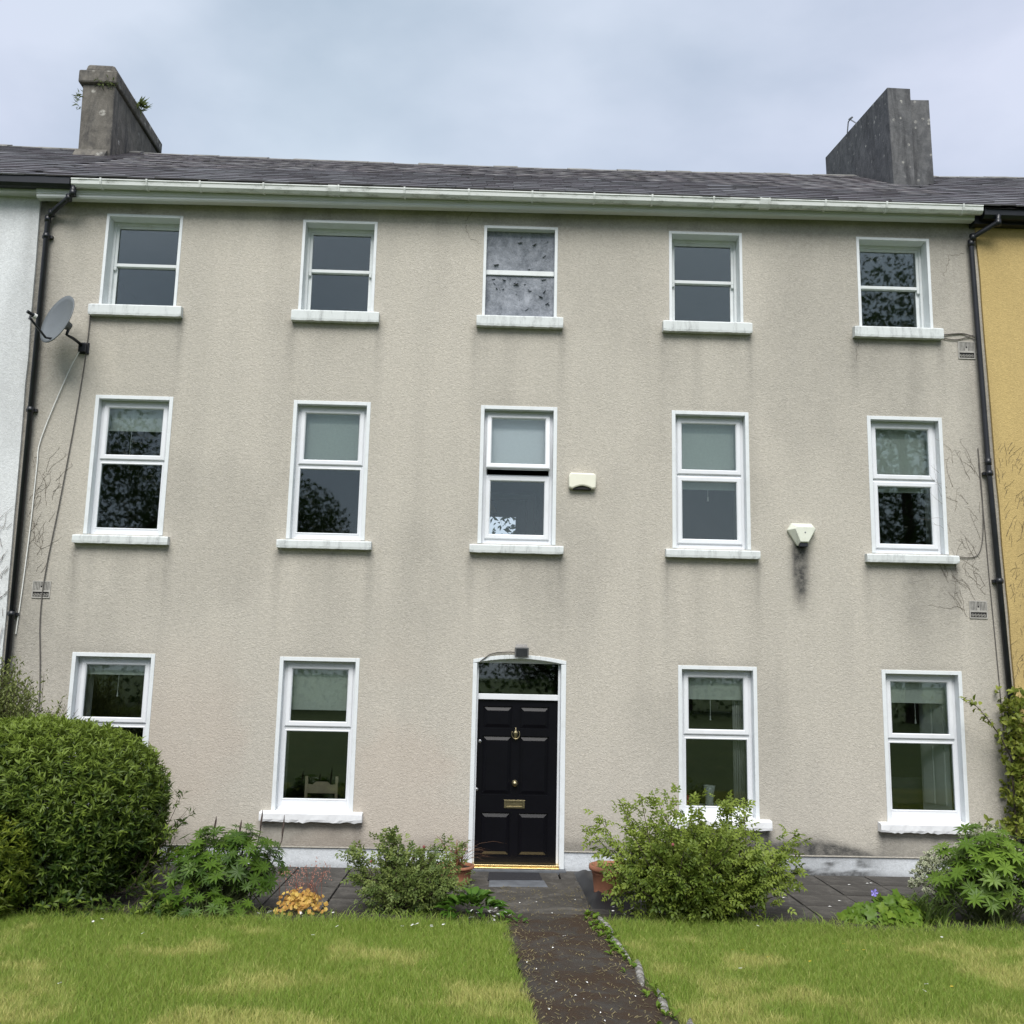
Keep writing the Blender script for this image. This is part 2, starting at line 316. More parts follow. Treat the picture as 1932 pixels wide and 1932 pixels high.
# path with apron before the door
def pl(y): return .247-(y+2.5)*.043
path = MB(); k = 50
rng = random.Random(3); ejl = [rng.uniform(-.05, .05) for _ in range(k+1)]; ejr = [rng.uniform(-.03, .03) for _ in range(k+1)]
for i in range(k):
    ya, yb = -2.33-i*.2, -2.33-(i+1)*.2
    path.quad((pl(ya)+ejl[i]-.05, ya, gzf(ya)+.008), (pl(ya)+.9+ejr[i], ya, gzf(ya)+.008), (pl(yb)+.9+ejr[i+1], yb, gzf(yb)+.008), (pl(yb)+ejl[i+1]-.05, yb, gzf(yb)+.008))
path = path.build('path', PATHM, kind='structure')
MB().box(-.36, 1.1, -2.30, -.59, -.1, .012).build('apron_slab', APRON, path, bev=.01)
y = -2.45; rs = random.Random(5)
while y > -8:
    l = rs.uniform(.4, 1.0); x = pl(y-l/2)+.93+rs.uniform(-.02, .02); bm = bmesh.new(); bmesh.ops.create_icosphere(bm, subdivisions=2, radius=1)
    for v in bm.verts:
        q = 1+.28*(float(vnoise(v.co.x*2+y*9, v.co.y*2+v.co.z, 3))-.5)
        v.co = Vector((v.co.x*.036*q, v.co.y*l*.56*q, v.co.z*.04*q))
    me = bpy.data.meshes.new('edging_stone'); bm.to_mesh(me); bm.free()
    o = link('edging_stone', me, STONE, path, True); o.location = (x, y-l/2, gzf(y-l/2)+.008+rs.uniform(-.03, .006)); o.rotation_euler = (-.05, 0, -.043+rs.uniform(-.12, .12))
    y -= l+rs.uniform(-.03, .05)

# ------------------------------------------------------------------ the beige terraced house
house = thing('terraced_house', 'three-storey beige rendered terraced house with black front door and fifteen openings', 'house')
WIN = {}     # key: x0, x1, z0, z1 of the painted surround
for k, a, b in (('a1', -5.437, -4.386), ('a2', -2.725, -1.69), ('a3', -.202, .83), ('a4', 2.391, 3.42), ('a5', 5.039, 6.076)): WIN[k] = (a, b, 7.292, 8.613)
for k, a, b in (('b1', -5.36, -4.322), ('b2', -2.707, -1.67), ('b3', -.18, .858), ('b4', 2.416, 3.467), ('b5', 5.092, 6.127)): WIN[k] = (a, b, 4.125, 6.013)
for k, a, b in (('c1', -5.35, -4.29), ('c2', -2.69, -1.66), ('c4', 2.48, 3.513), ('c5', 5.155, 6.216)): WIN[k] = (a, b, .665, 2.585)
DX0, DX1, DSP, DTOP = -.192, 1.02, 2.605, 2.672
def arch(x): u = (x-(DX0+DX1)/2)/((DX1-DX0)/2); return DSP+(DTOP-DSP)*max(0, 1-u*u)
HX0, HX1 = -6.62, 6.95
def wtop(x): return 8.79+(x+6.3)*.0073
holes = [(v[0], v[1], v[2], v[3]) for v in WIN.values()]+[(DX0, DX1, -1, DTOP)]
def wallgrid(name, mat, x0, x1, z0, ztopf, holes, y, parent, dirtf, step=.055):
    xs = set(np.round(np.arange(x0, x1, step), 3)) | {x1}; zmax = ztopf(x1); zs = set(np.round(np.arange(z0, 8.7, step), 3)) | {z0}
    for h in holes: xs |= {h[0], h[1]}; zs |= {h[2], h[3]}
    xs = [x for x in sorted(xs) if x0 <= x <= x1]; zs |= {round(z0+.022*i, 3) for i in range(1, 22)}; zs = [z for z in sorted(zs) if z0 <= z < min(ztopf(x0), ztopf(x1))-.05]
    def thin(a, keep):
        r = [a[0]]
        for v in a[1:]:
            if v-r[-1] < .018:
                if v not in keep: continue
                if r[-1] not in keep: r[-1] = v; continue
            r.append(v)
        return r
    xs = thin(xs, {h[i] for h in holes for i in (0, 1)} | {x0, x1}); zs = thin(zs, {h[i] for h in holes for i in (2, 3)} | {z0})
    X, Z = np.meshgrid(xs, zs+[99]); V = np.stack([X.ravel(), np.full(X.size, float(y)), Z.ravel()], 1)
    for i in range(len(V)):
        if V[i, 2] > 90: V[i, 2] = ztopf(V[i, 0])
    nx = len(xs); F = []
    for j in range(len(zs)):
        for i in range(nx-1):
            cx = (xs[i]+xs[i+1])/2; cz = (zs[j]+(zs[j+1] if j+1 < len(zs) else ztopf(cx)))/2
            if any(h[0] < cx < h[1] and h[2] < cz < h[3] for h in holes): continue
            F.append((j*nx+i, j*nx+i+1, (j+1)*nx+i+1, (j+1)*nx+i))
    d, p = dirtf(V[:, 0], V[:, 2])
    return link(name, npmesh(name, V, F, {'dirt': d, 'pink': p}), mat, parent)
def sm(x, a, b): t = np.clip((x-a)/(b-a), 0, 1); return t*t*(3-2*t)
def house_dirt(x, z):
    d = .16*sm(fbm(x*.9, z*.5, 3), .45, .75)+.07*sm(vnoise(x*4, z*.35, 9), .5, .9)
    d += .2*sm(z, 8.3, 8.8)*(.35+.9*vnoise(x*5, z*.6, 21))                       # darker, streaked band below the cornice
    d += .55*sm(x, -5.75, -6.25)*(.5+.7*vnoise(x*6, z*.8, 4)) + .3*sm(x, -5.2, -6.0)*vnoise(x*3, z*.6, 8)  # algae along the left downpipe
    d += .12*sm(x, 3.0, 6.0)*sm(z, 4, 8) + .3*sm(x, 6.2, 6.7)*vnoise(x*4, z*.7, 14)
    d += .6*sm(z, .46, .25)*(.2+1.0*fbm(x*1.7, z*3, 31))                               # splash band over the plinth
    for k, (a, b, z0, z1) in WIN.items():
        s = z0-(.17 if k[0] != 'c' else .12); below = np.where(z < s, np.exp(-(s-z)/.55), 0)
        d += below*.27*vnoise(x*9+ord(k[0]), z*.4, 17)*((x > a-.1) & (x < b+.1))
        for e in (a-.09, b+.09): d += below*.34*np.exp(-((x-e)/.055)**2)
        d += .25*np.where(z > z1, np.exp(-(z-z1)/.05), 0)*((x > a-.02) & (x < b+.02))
    d += 1.7*np.exp(-((x-4.12)/.085)**2)*sm(z, 3.2, 3.95)*(z < 4.25)*(.7+.5*vnoise(x*30, z*1.5, 2))+.3*np.exp(-((x-4.15)/.17)**2)*sm(z, 3.1, 3.9)*(z < 4.2)
    hgt = .25*np.exp(-((x-4.2)/.62)**2)+.13*np.exp(-((x-3.4)/.6)**2); d += 1.45*np.exp(-((z-.24)/np.maximum(hgt*.62, .02))**2)*sm(hgt, .03, .12)
    d += .30*np.exp(-((x-5.85)/.3)**2)*sm(z, 2.4, 3.3)*(z < 4)*(.5+vnoise(x*9, z*.3, 5))
    p = .8*sm(fbm(x*.8, z*.8, 51), .5, .72)*sm(z, 3.2, 1.6)*sm(x, 2.2, 0)
    return np.clip(d, 0, 1), p
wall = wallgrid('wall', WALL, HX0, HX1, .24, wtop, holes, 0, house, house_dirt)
wm = MB()   # render filling the corners over the arched door head, and the drip edge of the render
k = 14
for i in range(k):
    xa = DX0+(DX1-DX0)*i/k; xb = DX0+(DX1-DX0)*(i+1)/k
    wm.quad((xa, 0, arch(xa)), (xb, 0, arch(xb)), (xb, 0, DTOP), (xa, 0, DTOP))
for a, b in ((HX0, DX0), (DX1, HX1)): wm.box(a, b, 0.001, .06, .222, .24)
wm.build('wall_edge', WALL, house)
def pd(x, z):
    d = .25*sm(z, .07, .0)+.3*fbm(x*2, z*5, 3)*sm(fbm(x*.8, z, 5), .5, .7)
    d += np.exp(-((x-3.95)/.95)**4)*(.4+1.3*sm(fbm(x*2.5, z*7, 77)+(.12-z)*1.2, .45, .6)); return np.clip(d, 0, 1), d*0
wallgrid('plinth', PLINTH, HX0, HX1, -.1, lambda x: .23, [(DX0, DX1, -1, 9)], .022, house, lambda x, z: pd(x, z), .06)

def rough_sill(x0, x1, y0, y1, z0, z1, amp, m, seed, parent):
    N = 28; V = []; r = np.random.default_rng(seed)
    for i in range(N+1):
        t = i/N; x = x0+(x1-x0)*t; e = min(t, 1-t)*(x1-x0); c = max(0, .03-e)*.6 if amp > .006 else max(0, .012-e)*.5
        q = lambda: float(r.normal())*amp
        V += [(x, y1, z0), (x, y0+.004+c+abs(q()), z0+c+q()), (x, y0+abs(q())*.5+c*.6, z0+.03+q()*.6+c), (x, y0+c+abs(q())*.4, z1-.02-c*.4), (x, y0+.012+c, z1-.004+q()*.3-c*.5), (x, y1, z1+.012)]
    m_ = MB(); m_.v = V
    for i in range(N):
        for j in range(6): m_.f.append((i*6+j, i*6+(j+1) % 6, (i+1)*6+(j+1) % 6, (i+1)*6+j))
    m_.f += [tuple(range(6)), tuple(N*6+j for j in range(6))]
    return m_.build('sill', m, parent)
def ring(m, x0, x1, z0, z1, y0, y1, wl, wr, wt, wb):
    m.box(x0, x0+wl, y0, y1, z0, z1); m.box(x1-wr, x1, y0, y1, z0, z1)
    m.box(x0+wl, x1-wr, y0, y1, z1-wt, z1); m.box(x0+wl, x1-wr, y0, y1, z0, z0+wb)
def mitred(m, x0, x1, z0, z1, w, y0, y1, ch=.012):      # picture-frame sash with a bevelled inner edge
    o = [(x0, z0), (x1, z0), (x1, z1), (x0, z1)]; i = [(x0+w, z0+w), (x1-w, z0+w), (x1-w, z1-w), (x0+w, z1-w)]
    def off(p, q, c): return [(a[0]+(b[0]-a[0])*c/w, a[1]+(b[1]-a[1])*c/w) for a, b in zip(p, q)]
    prof = [(o, y1), (o, y0+ch*.7), (off(o, i, ch), y0), (off(o, i, w-ch), y0), (i, y0+ch*1.2), (i, y1)]; b = len(m.v)
    for pts, y in prof: m.v += [(x, y, z) for x, z in pts]
    for r in range(5):
        for j in range(4): m.f.append((b+r*4+j, b+r*4+(j+1) % 4, b+(r+1)*4+(j+1) % 4, b+(r+1)*4+j))
GLZ = {}
def window(k):
    x0, x1, z0, z1 = WIN[k]; row = k[0]; bw = .04 if row == 'a' else .05; dep = .18 if row == 'a' else .11
    i0, i1, j0, j1 = x0+bw, x1-bw, z0, z1-bw
    f = MB(); sm_ = MB(); sm_.box(x0, i0, -.009, dep+.08, z0, z1); sm_.box(i1, x1, -.009, dep+.08, z0, z1); sm_.box(i0, i1, -.009, dep+.08, j1, z1)
    kid = []
    lab = {'a': 'top-floor', 'b': 'middle-floor', 'c': 'ground-floor'}[row]+' '+{'1': 'far left', '2': 'second', '3': 'centre', '4': 'fourth', '5': 'far right'}[k[1]]+' window'
    if k == 'a3':
        f.box(i0, i1, .1, .16, z0, j1); w = f.build('window', BOARD, house, label='blocked-up top-floor window painted flaking grey with a white mid bar')
        MB().box(i0, i1, .075, .1, 7.92, 7.99).build('meeting_bar', TIMBER, w, bev=.005)
        c = MB(); rr = random.Random(2)          # curls of flaking paint
        for _ in range(26):
            X, Z, a, s = rr.uniform(i0+.06, i1-.06), rr.uniform(z0+.06, j1-.06), rr.uniform(-.9, .9), rr.uniform(.01, .04)
            if rr.random() < .35: X = rr.uniform(i0+.1, i0+.45); Z = 7.9+rr.uniform(-.1, .12)
            dx, dz = math.cos(a)*s, math.sin(a)*s; h = rr.uniform(.012, .035)
            c.quad((X-dx, .098, Z-dz), (X+dx, .098, Z+dz), (X+dx*.8, .098-h*.8, Z+dz*.8-h*.3), (X-dx*.6, .098-h, Z-dz*.6-h*.7))
        c.build('paint_flakes', BOARD, w, kind='stuff')
    elif row == 'a':
        y = dep; zm = z0+.655; ring(f, i0, i1, z0, j1, y, y+.09, .035, .035, .045, .02)
        w = f.build('window', TIMBER, house, bev=.004)
        u = MB(); ring(u, i0+.035, i1-.035, zm-.02, j1-.045, y+.015, y+.045, .038, .038, .04, .045); kid.append(u.build('upper_sash', TIMBER, w, bev=.004))
        u = MB(); ring(u, i0+.035, i1-.035, z0+.02, zm+.02, y+.05, y+.08, .045, .045, .045, .075); kid.append(u.build('lower_sash', TIMBER, w, bev=.004))
        for s in (i0+.035, i1-.075): h = MB().box(s, s+.04, y+.01, y+.05, zm-.075, zm-.02); h.build('sash_horn', TIMBER, w, bev=.01)
        MB().box(i0+.07, i1-.07, y+.03, y+.033, zm+.02, j1-.08).build('pane', OLDGLASS, w)
        MB().box(i0+.075, i1-.075, y+.064, y+.067, z0+.09, zm-.02).build('pane', OLDGLASS, w)
    else:
        y = dep; fw = .05; two = k in ('b3', 'b4', 'b5'); rb = .085 if row == 'b' else .12
        zt0 = (5.05 if k == 'b3' else 5.14) if row == 'b' else 1.69                       # centre of the transom
        ring(f, i0, i1, z0, j1, y, y+.07, fw, fw, fw, rb); f.box(i0+fw, i1-fw, y+.001, y+.069, zt0-.03, zt0+.03)
        f.box(i0+.01, i1-.01, y-.02, y, z0, z0+.03)
        w = f.build('window', UPVC, house, bev=.004)
        def sash(z_a, z_b, tilt=0):
            s = MB(); hz = z_b; mitred(s, i0+fw-.012, i1-fw+.012, z_a-hz, z_b-hz, .068, y-.022, y+.045)
            o = s.build('sash', UPVC, w); o.location = (0, 0, hz)
            p = MB().box(i0+fw+.05, i1-fw-.05, y+.008, y+.012, z_a+.05-hz, z_b-.05-hz).build('pane', GLASS, w); p.location = (0, 0, hz)
            if tilt:
                for q in (o, p):
                    q.matrix_local = Matrix.Translation((0, y, hz)) @ Matrix.Rotation(-tilt, 4, 'X') @ Matrix.Translation((0, -y, 0))
        sash(5.145 if k == 'b3' else zt0+.012, j1-fw+.014, rad(7) if k == 'b3' else 0)
        if two: sash(z0+rb-.01, zt0+(.01 if k == 'b3' else -.02))
        else:
            g = MB(); mitred(g, i0+fw-.002, i1-fw+.002, z0+rb-.002, zt0-.028, .02, y-.006, y+.05, .006); g.build('glazing_bead', UPVC, w)
            MB().box(i0+fw+.012, i1-fw-.012, y+.015, y+.019, z0+rb+.012, zt0-.042).build('pane', GLASS, w)
    w['label'] = w.get('label', lab)
    sm_.build('surround', SURR, w, bev=.004)
    e = .10; ea, eb = (x0-e, x1+e)
    if k in ('a2', 'a3'): ea, eb = x0-.07, x1+.085
    if row == 'a': rough_sill(ea, eb, -.1, dep+.02, 7.115, 7.24+.03, .0016, SILLM, ord(k[1]), w)
    elif row == 'b': rough_sill(ea, eb, -.1, dep+.02, 3.995, 4.108, .0016, SILLM, ord(k[1])+9, w)
    else: rough_sill(x0-.125, x1+(.0 if k == 'c5' else .13), -.12, dep+.02, .545, .662, .006, SILLW, ord(k[1])+19, w)
    # close the gap between sill and frame
    return w
WOBJ = {k: window(k) for k in WIN}
# shutters in the far right ground window
s = WOBJ['c5']; sh = MB(); pa, pb = Vector((6.10, .22, 0)), Vector((5.90, .62, 0))
def shpt(t, dy, z): p = pa.lerp(pb, t); nrm = Vector((-(pb-pa).y, (pb-pa).x, 0)).normalized(); p = p+nrm*dy; return (p.x, p.y, z)
for t0, t1, z0_, z1_, d in ((0, 1, .7, 2.5, 0), (.15, .45, 1.75, 2.4, .02), (.15, .45, .85, 1.6, .02), (.55, .9, 1.75, 2.4, .02), (.55, .9, .85, 1.6, .02)):
    sh.hexa([shpt(t0, d, z0_), shpt(t1, d, z0_), shpt(t1, d-.02, z0_), shpt(t0, d-.02, z0_), shpt(t0, d, z1_), shpt(t1, d, z1_), shpt(t1, d-.02, z1_), shpt(t0, d-.02, z1_)])
sh.build('shutter', SHUT, s)
# rooms behind the windows
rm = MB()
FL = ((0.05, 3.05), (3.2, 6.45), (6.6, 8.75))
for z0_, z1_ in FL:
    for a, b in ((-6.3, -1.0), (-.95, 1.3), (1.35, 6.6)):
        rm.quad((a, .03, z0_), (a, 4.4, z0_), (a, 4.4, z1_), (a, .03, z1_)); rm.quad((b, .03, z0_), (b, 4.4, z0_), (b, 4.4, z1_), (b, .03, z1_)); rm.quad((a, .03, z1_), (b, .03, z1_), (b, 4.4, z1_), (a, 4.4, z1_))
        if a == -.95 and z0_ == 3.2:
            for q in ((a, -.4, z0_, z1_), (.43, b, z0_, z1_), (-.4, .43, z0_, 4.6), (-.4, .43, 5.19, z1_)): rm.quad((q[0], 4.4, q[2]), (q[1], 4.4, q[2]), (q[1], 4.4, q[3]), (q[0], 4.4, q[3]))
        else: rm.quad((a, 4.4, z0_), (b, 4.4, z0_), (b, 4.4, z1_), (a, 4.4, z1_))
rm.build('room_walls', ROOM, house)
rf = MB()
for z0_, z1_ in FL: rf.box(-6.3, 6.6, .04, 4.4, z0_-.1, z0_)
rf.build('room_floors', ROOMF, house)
ar = MB(); ring(ar, -.5, .75, 3.22, 5.6, 4.33, 4.38, .1, .12, .1, .05); ar.build('landing_door_frame', SHUT, house)

# ---------------- door
y = .12
db = MB(); jw = .055
db.box(DX0, DX0+jw, -.012, y+.06, 0, DSP-.046); db.box(DX1-jw-.01, DX1, -.012, y+.06, 0, DSP-.046)
k = 18; pts = [(DX0+(DX1-DX0)*i/k) for i in range(k+1)]
for xa, xb in zip(pts, pts[1:]):
    za, zb = arch(xa), arch(xb); la = max(DSP-.045, za-.05) if True else 0; lb = max(DSP-.045, zb-.05)
    db.hexa([(xa, -.012, la), (xb, -.012, lb), (xb, y+.06, lb), (xa, y+.06, la), (xa, -.012, za), (xb, -.012, zb), (xb, y+.06, zb), (xa, y+.06, za)])
df = MB(); fx0, fx1 = DX0+jw, DX1-jw-.01; lx0, lx1 = fx0+.022, fx1-.03
df.box(fx0, lx0, y-.03, y+.05, .02, 2.6); df.box(lx1, fx1, y-.03, y+.05, .02, 2.6); df.box(lx0, lx1, y-.035, y+.05, 2.095, 2.168); df.box(lx0, lx1, y-.02, y+.05, 2.565, 2.625)
dfo = df.build('door_frame', UPVC, house, bev=.004)
db.build('surround', SURR, dfo, bev=.004)
MB().box(lx0, lx1, y, y+.004, 2.168, 2.565).build('fanlight', GLASS, dfo)
lf = MB(); X = [lx0, -.045, .335, .432, .815, lx1]; Zr = [(.03, .14), (.14, .672), (.672, .893), (.893, 1.632), (1.632, 1.726), (1.726, 2.008), (2.008, 2.092)]
for a, b in ((X[0], X[1]), (X[2], X[3]), (X[4], X[5])): lf.box(a, b, y, y+.045, .03, 2.092)
for a, b in ((X[1], X[2]), (X[3], X[4])):
    for z0_, z1_ in (Zr[0], Zr[2], Zr[4], Zr[6]): lf.box(a, b, y+.0005, y+.0445, z0_, z1_)
door = lf.build('door', DOORP, house, label='black six-panel front door with brass knocker and letterbox')
for a, b in ((X[1], X[2]), (X[3], X[4])):
    for z0_, z1_ in (Zr[1], Zr[3], Zr[5]):
        p = MB(); bv = .055; f_ = y+.004; r_ = y+.02; g = .012
        rings = [[(a, z0_), (b, z0_), (b, z1_), (a, z1_)], [(a+g, z0_+g), (b-g, z0_+g), (b-g, z1_-g), (a+g, z1_-g)], [(a+bv, z0_+bv), (b-bv, z0_+bv), (b-bv, z1_-bv), (a+bv, z1_-bv)]]
        for rr_, yy in zip(rings, (r_, r_, f_)): p.v += [(q[0], yy, q[1]) for q in rr_]
        for r0 in (0, 1):
            for j in range(4): p.f.append((r0*4+j, r0*4+(j+1) % 4, r0*4+4+(j+1) % 4, r0*4+4+j))
        p.f.append((8, 9, 10, 11)); p.build('panel', DOORP, door)
kx = .383
kn = MB(); kn.lathe((kx, y-.012, 1.595), [(.001, .145), (.008, .14), (.006, .125), (.016, .115), (.012, .105), (.030, .09), (.034, .075), (.022, .05), (.026, .035), (.012, .015), (.004, -.005), (.001, -.02)], 14)
for v in range(len(kn.v)): q = kn.v[v]; kn.v[v] = (q[0], y-.004+(q[1]-(y-.012))*.45-.008, q[2])
ar_ = [(kx+.052*math.sin(a), y-.035, 1.66-.062*math.cos(a)+.0) for a in np.linspace(-2.2, 2.2, 15)]; kn.tube(ar_, [.005+.003*math.cos(a) for a in np.linspace(-2.2, 2.2, 15)], 8)
kn.build('knocker', BRASS, door, True)
MB().lathe((kx, y, 1.04), [(.042, 0), (.042, .006), (.02, .01), (.016, .03), (.03, .04), (.035, .052), (.028, .066), (.001, .072)], 20, 'y').build('knob', BRASS, door, True)
lb = MB(); ring(lb, .252, .517, .73, .832, y-.01, y, .03, .03, .026, .026); lb.box(.282, .487, y-.004, y, .756, .806); lb.build('letterbox', BRASS, door, bev=.003)
for X_, Z_ in ((-.078, 1.56), (-.105, .955)): MB().lathe((X_, y, Z_), [(.022, 0), (.022, .008), (.012, .01), (.001, .011)], 16, 'y').build('lock', STEEL, door, True)
th = MB(); th.box(fx0, fx1, -.06, y+.04, .052, .066); th.box(fx0, fx1, -.075, y+.04, .02, .034); th.box(fx0, fx1, -.05, y+.04, .034, .052); th.build('threshold', GOLD, dfo, bev=.003)
MB().box(DX0-.02, DX1+.02, -.14, y+.05, -.05, .019).build('doorstep', BLUESTONE, dfo, bev=.006)

# ---------------- cornice, gutter, downpipes
cm = MB(); cz = lambda x: 8.72+(x+6.3)*.0074
cz0 = cz(-6.33); rise = cz(6.64)-cz0
cm.prismx([(.0, cz0+.05), (-.10, cz0), (-.2, cz0), (-.215, cz0+.02), (-.215, cz0+.05), (-.225, cz0+.056), (-.225, cz0+.075), (-.232, cz0+.08), (-.24, cz0+.155), (-.0, cz0+.155)], -6.33, 6.64, rise)
cm.build('cornice', CORN, house)
gm = MB(); g0 = 8.845; gr = .022
gp = [(-.25, g0), (-.31, g0-.01), (-.345, g0+.025), (-.352, g0+.075), (-.362, g0+.085), (-.362, g0+.1), (-.345, g0+.1), (-.335, g0+.03), (-.30, g0+.004), (-.262, g0+.01), (-.255, g0+.1), (-.25, g0+.1)]
gm.prismx(gp, -5.82, 6.70, gr); gut = gm.build('gutter', GUTT, house)
for bx in (-5.42, -4.8, -4.08, -3.22, -2.2, -1.3, -.42, .45, 1.3, 2.1, 2.95, 3.6, 3.72, 4.5, 5.35, 6.42):
    q = g0+(bx+5.82)*gr/12.5; b = MB()
    b.prismx([(-.24, q-.012), (-.312, q-.022), (-.355, q+.022), (-.372, q+.085), (-.372, q+.108), (-.24, q+.108)], bx-.012, bx+.012); b.build('bracket', GUTT, gut)
for bx in (-2.28, 3.66):
    q = g0+(bx+5.82)*gr/12.5; MB().prismx([(-.24, q-.006), (-.312, q-.016), (-.35, q+.022), (-.368, q+.085), (-.368, q+.104), (-.24, q+.104)], bx-.06, bx+.06).build('gutter_union', GUTT, gut)
def downpipe(pts, label, joints):
    m = MB(); m.tube(pts, .036, 12); o = m.build('downpipe', BLACKP, house, True, label=label)
    for t in joints:
        a = Vector(pts[-2]); b = Vector(pts[-1]); p = a.lerp(b, t)
        MB().tube([p+Vector((0, 0, .035)), p-Vector((0, 0, .035))], .045, 12).build('collar', BLACKP, o, True)
        MB().box(p.x-.07, p.x+.07, p.y+.02, .0, p.z-.02, p.z+.02).build('bracket', BLACKP, o)
    for q in pts[1:-1]:
        MB().tube([Vector(q)+Vector((0, 0, .04)), Vector(q)-Vector((0, 0, .05))], .043, 12).build('collar', BLACKP, o, True)
    return o
downpipe([(-5.80, -.30, 8.86), (-5.80, -.30, 8.76), (-5.86, -.27, 8.70), (-6.16, -.09, 8.56), (-6.21, -.07, 8.48), (-6.105, -.07, 0)], 'black downpipe running down the left edge of the facade', (.03, .32, .64))
downpipe([(6.93, -.30, 8.86), (6.93, -.28, 8.76), (6.66, -.09, 8.62), (6.64, -.07, 8.54), (6.70, -.07, 5.4), (6.885, -.07, 0)], 'black downpipe running down the right edge of the facade', (.03, .3, .62))

# ---------------- roofs
EY, EZ, RY = -.345, 8.955, 4.0
def rz(x): return 11.67+.0013*x*x
def roofpt(x, t, up=0):
    zr = rz(x); n = Vector((0, -(zr-EZ), RY-EY)).normalized(); p = Vector((x, EY+(RY-EY)*t, EZ+(zr-EZ)*t)); return p+n*up
SW, SG = .37, .285
def slate_mesh(w):
    m = MB(); m.hexa([(-w/2, 0, .012), (w/2, 0, .012), (w/2, .5, -.008), (-w/2, .5, -.008), (-w/2, 0, .031), (w/2, 0, .031), (w/2, .5, .004), (-w/2, .5, .004)])
    me = bpy.data.meshes.new('slate'); me.from_pydata(m.v, [], m.f); me.materials.append(SLATE)
    a = me.attributes.new('tone', 'FLOAT', 'POINT'); a.data.foreach_set('value', [0.]*8); return me, np.array(m.v), m.f
def roof(parent, x0, x1, singles, seed, skip=()):
    r = random.Random(seed); deck = MB(); kx_ = 16
    for i in range(kx_):
        a, b = x0+(x1-x0)*i/kx_, x0+(x1-x0)*(i+1)/kx_
        deck.quad(roofpt(a, 0, -.02), roofpt(b, 0, -.02), roofpt(b, 1, -.02), roofpt(a, 1, -.02)); deck.quad((a, RY, rz(a)-.02), (b, RY, rz(b)-.02), (b, 8.4, 8.985), (a, 8.4, 8.985))
    ro = deck.build('roof', DARK, parent)
    ms = [slate_mesh(w-.008) for w in (SW, SW*.93, SW*1.07)]; items = []
    L_ = math.hypot(RY-EY, 11.7-EZ); rows = int(L_/SG)
    for j in range(rows):
        x = x0+r.uniform(0, .01)-(SW/2 if j % 2 else 0)
        while x < x1-.02:
            k_ = r.choice((0, 0, 0, 1, 2)); w = (SW, SW*.93, SW*1.07)[k_]; xc = x+w/2; t = (j*SG+r.gauss(0, .006))/L_; x += w
            if xc-w/2 < x0-.16 or any(a < xc < b and c < t < d for a, b, c, d in skip): continue
            p = roofpt(xc, t, .002+abs(r.gauss(0, .0025))); sl = math.atan2(rz(xc)-EZ, RY-EY)
            mw = Matrix.Translation(p) @ Matrix.Rotation(sl+r.gauss(0, .005), 4, 'X') @ Matrix.Rotation(r.gauss(0, .007), 4, 'Z') @ Matrix.Rotation(r.gauss(0, .006), 4, 'Y')
            items.append((np.linalg.norm(np.array(p)-CAM), k_, mw))
    items.sort(key=lambda q: q[0])
    for d, k_, mw in items[:singles]:
        o = link('slate', ms[k_][0], None, ro); o.matrix_local = mw
    V = []; F = []; T = []
    for d, k_, mw in items[singles:]:
        b = len(V)*8; A = np.array(mw); V.append(ms[k_][1] @ A[:3, :3].T+A[:3, 3]); F += [tuple(b+i for i in f) for f in ms[k_][2]]; T += [r.random()]*8
    if V: link('slates', npmesh('slates', np.concatenate(V), F, T), SLATE, ro, kind='stuff')
    nt_ = int((x1-x0)/.45)
    for i in range(nt_):
        a = x0+(x1-x0)*i/nt_; b = a+(x1-x0)/nt_-.008; h = r.uniform(-.012, .012)
        t = MB(); za, zb = rz(a)+h, rz(b)+h+r.uniform(-.006, .006)
        t.hexa([(a, RY-.17, za-.085), (b, RY-.17, zb-.085), (b, RY, zb+.02), (a, RY, za+.02), (a, RY-.17, za-.065), (b, RY-.17, zb-.065), (b, RY, zb+.042), (a, RY, za+.042)])
        t.hexa([(a, RY, za+.02), (b, RY, zb+.02), (b, RY+.17, zb-.085), (a, RY+.17, za-.085), (a, RY, za+.042), (b, RY, zb+.042), (b, RY+.17, zb-.065), (a, RY+.17, za-.065)])
        t.build('ridge_tile', RIDGE, ro)
    return ro
roof(house, -6.55, 6.75, 300, 1)
# chimneys
def rough(bm_v, amp, seed):
    r = np.random.default_rng(seed); return [tuple(np.array(v)+r.normal(0, amp, 3)) for v in bm_v]
c = MB(); c.hexa([(-7.30, 3.0, 10.6), (-6.735, 3.0, 10.6), (-6.735, 5.3, 10.6), (-7.30, 5.3, 10.6), (-7.34, 3.0, 12.46), (-6.785, 3.0, 12.46), (-6.785, 5.3, 12.46), (-7.34, 5.3, 12.46)])
chl = c.build('chimney', CHIML, house, bev=.02, label='brown-grey rendered chimney stack with moulded cap and weeds, on the left')
MB().box(-7.405, -6.735, 2.935, 5.36, 12.46, 12.70).build('cap', CHIML, chl, bev=.03)
MB().hexa([(-7.335, 3.0, 12.70), (-6.79, 3.0, 12.70), (-6.79, 5.3, 12.70), (-7.335, 5.3, 12.70), (-7.31, 3.04, 12.875), (-6.83, 3.04, 12.865), (-6.83, 5.28, 12.85), (-7.31, 5.28, 12.86)]).build('cap_top', CHIML, chl, bev=.05)
f = MB(); f.prismx([(2.98, 11.22), (2.98, 11.03), (2.84, 10.97), (2.9, 11.1)], -7.34, -6.80); f.build('flashing', CHIML, chl)
f = MB(); f.box(-6.80, -6.70, 2.88, 3.0, 10.98, 11.05); f.build('flashing', LEAD, chl)
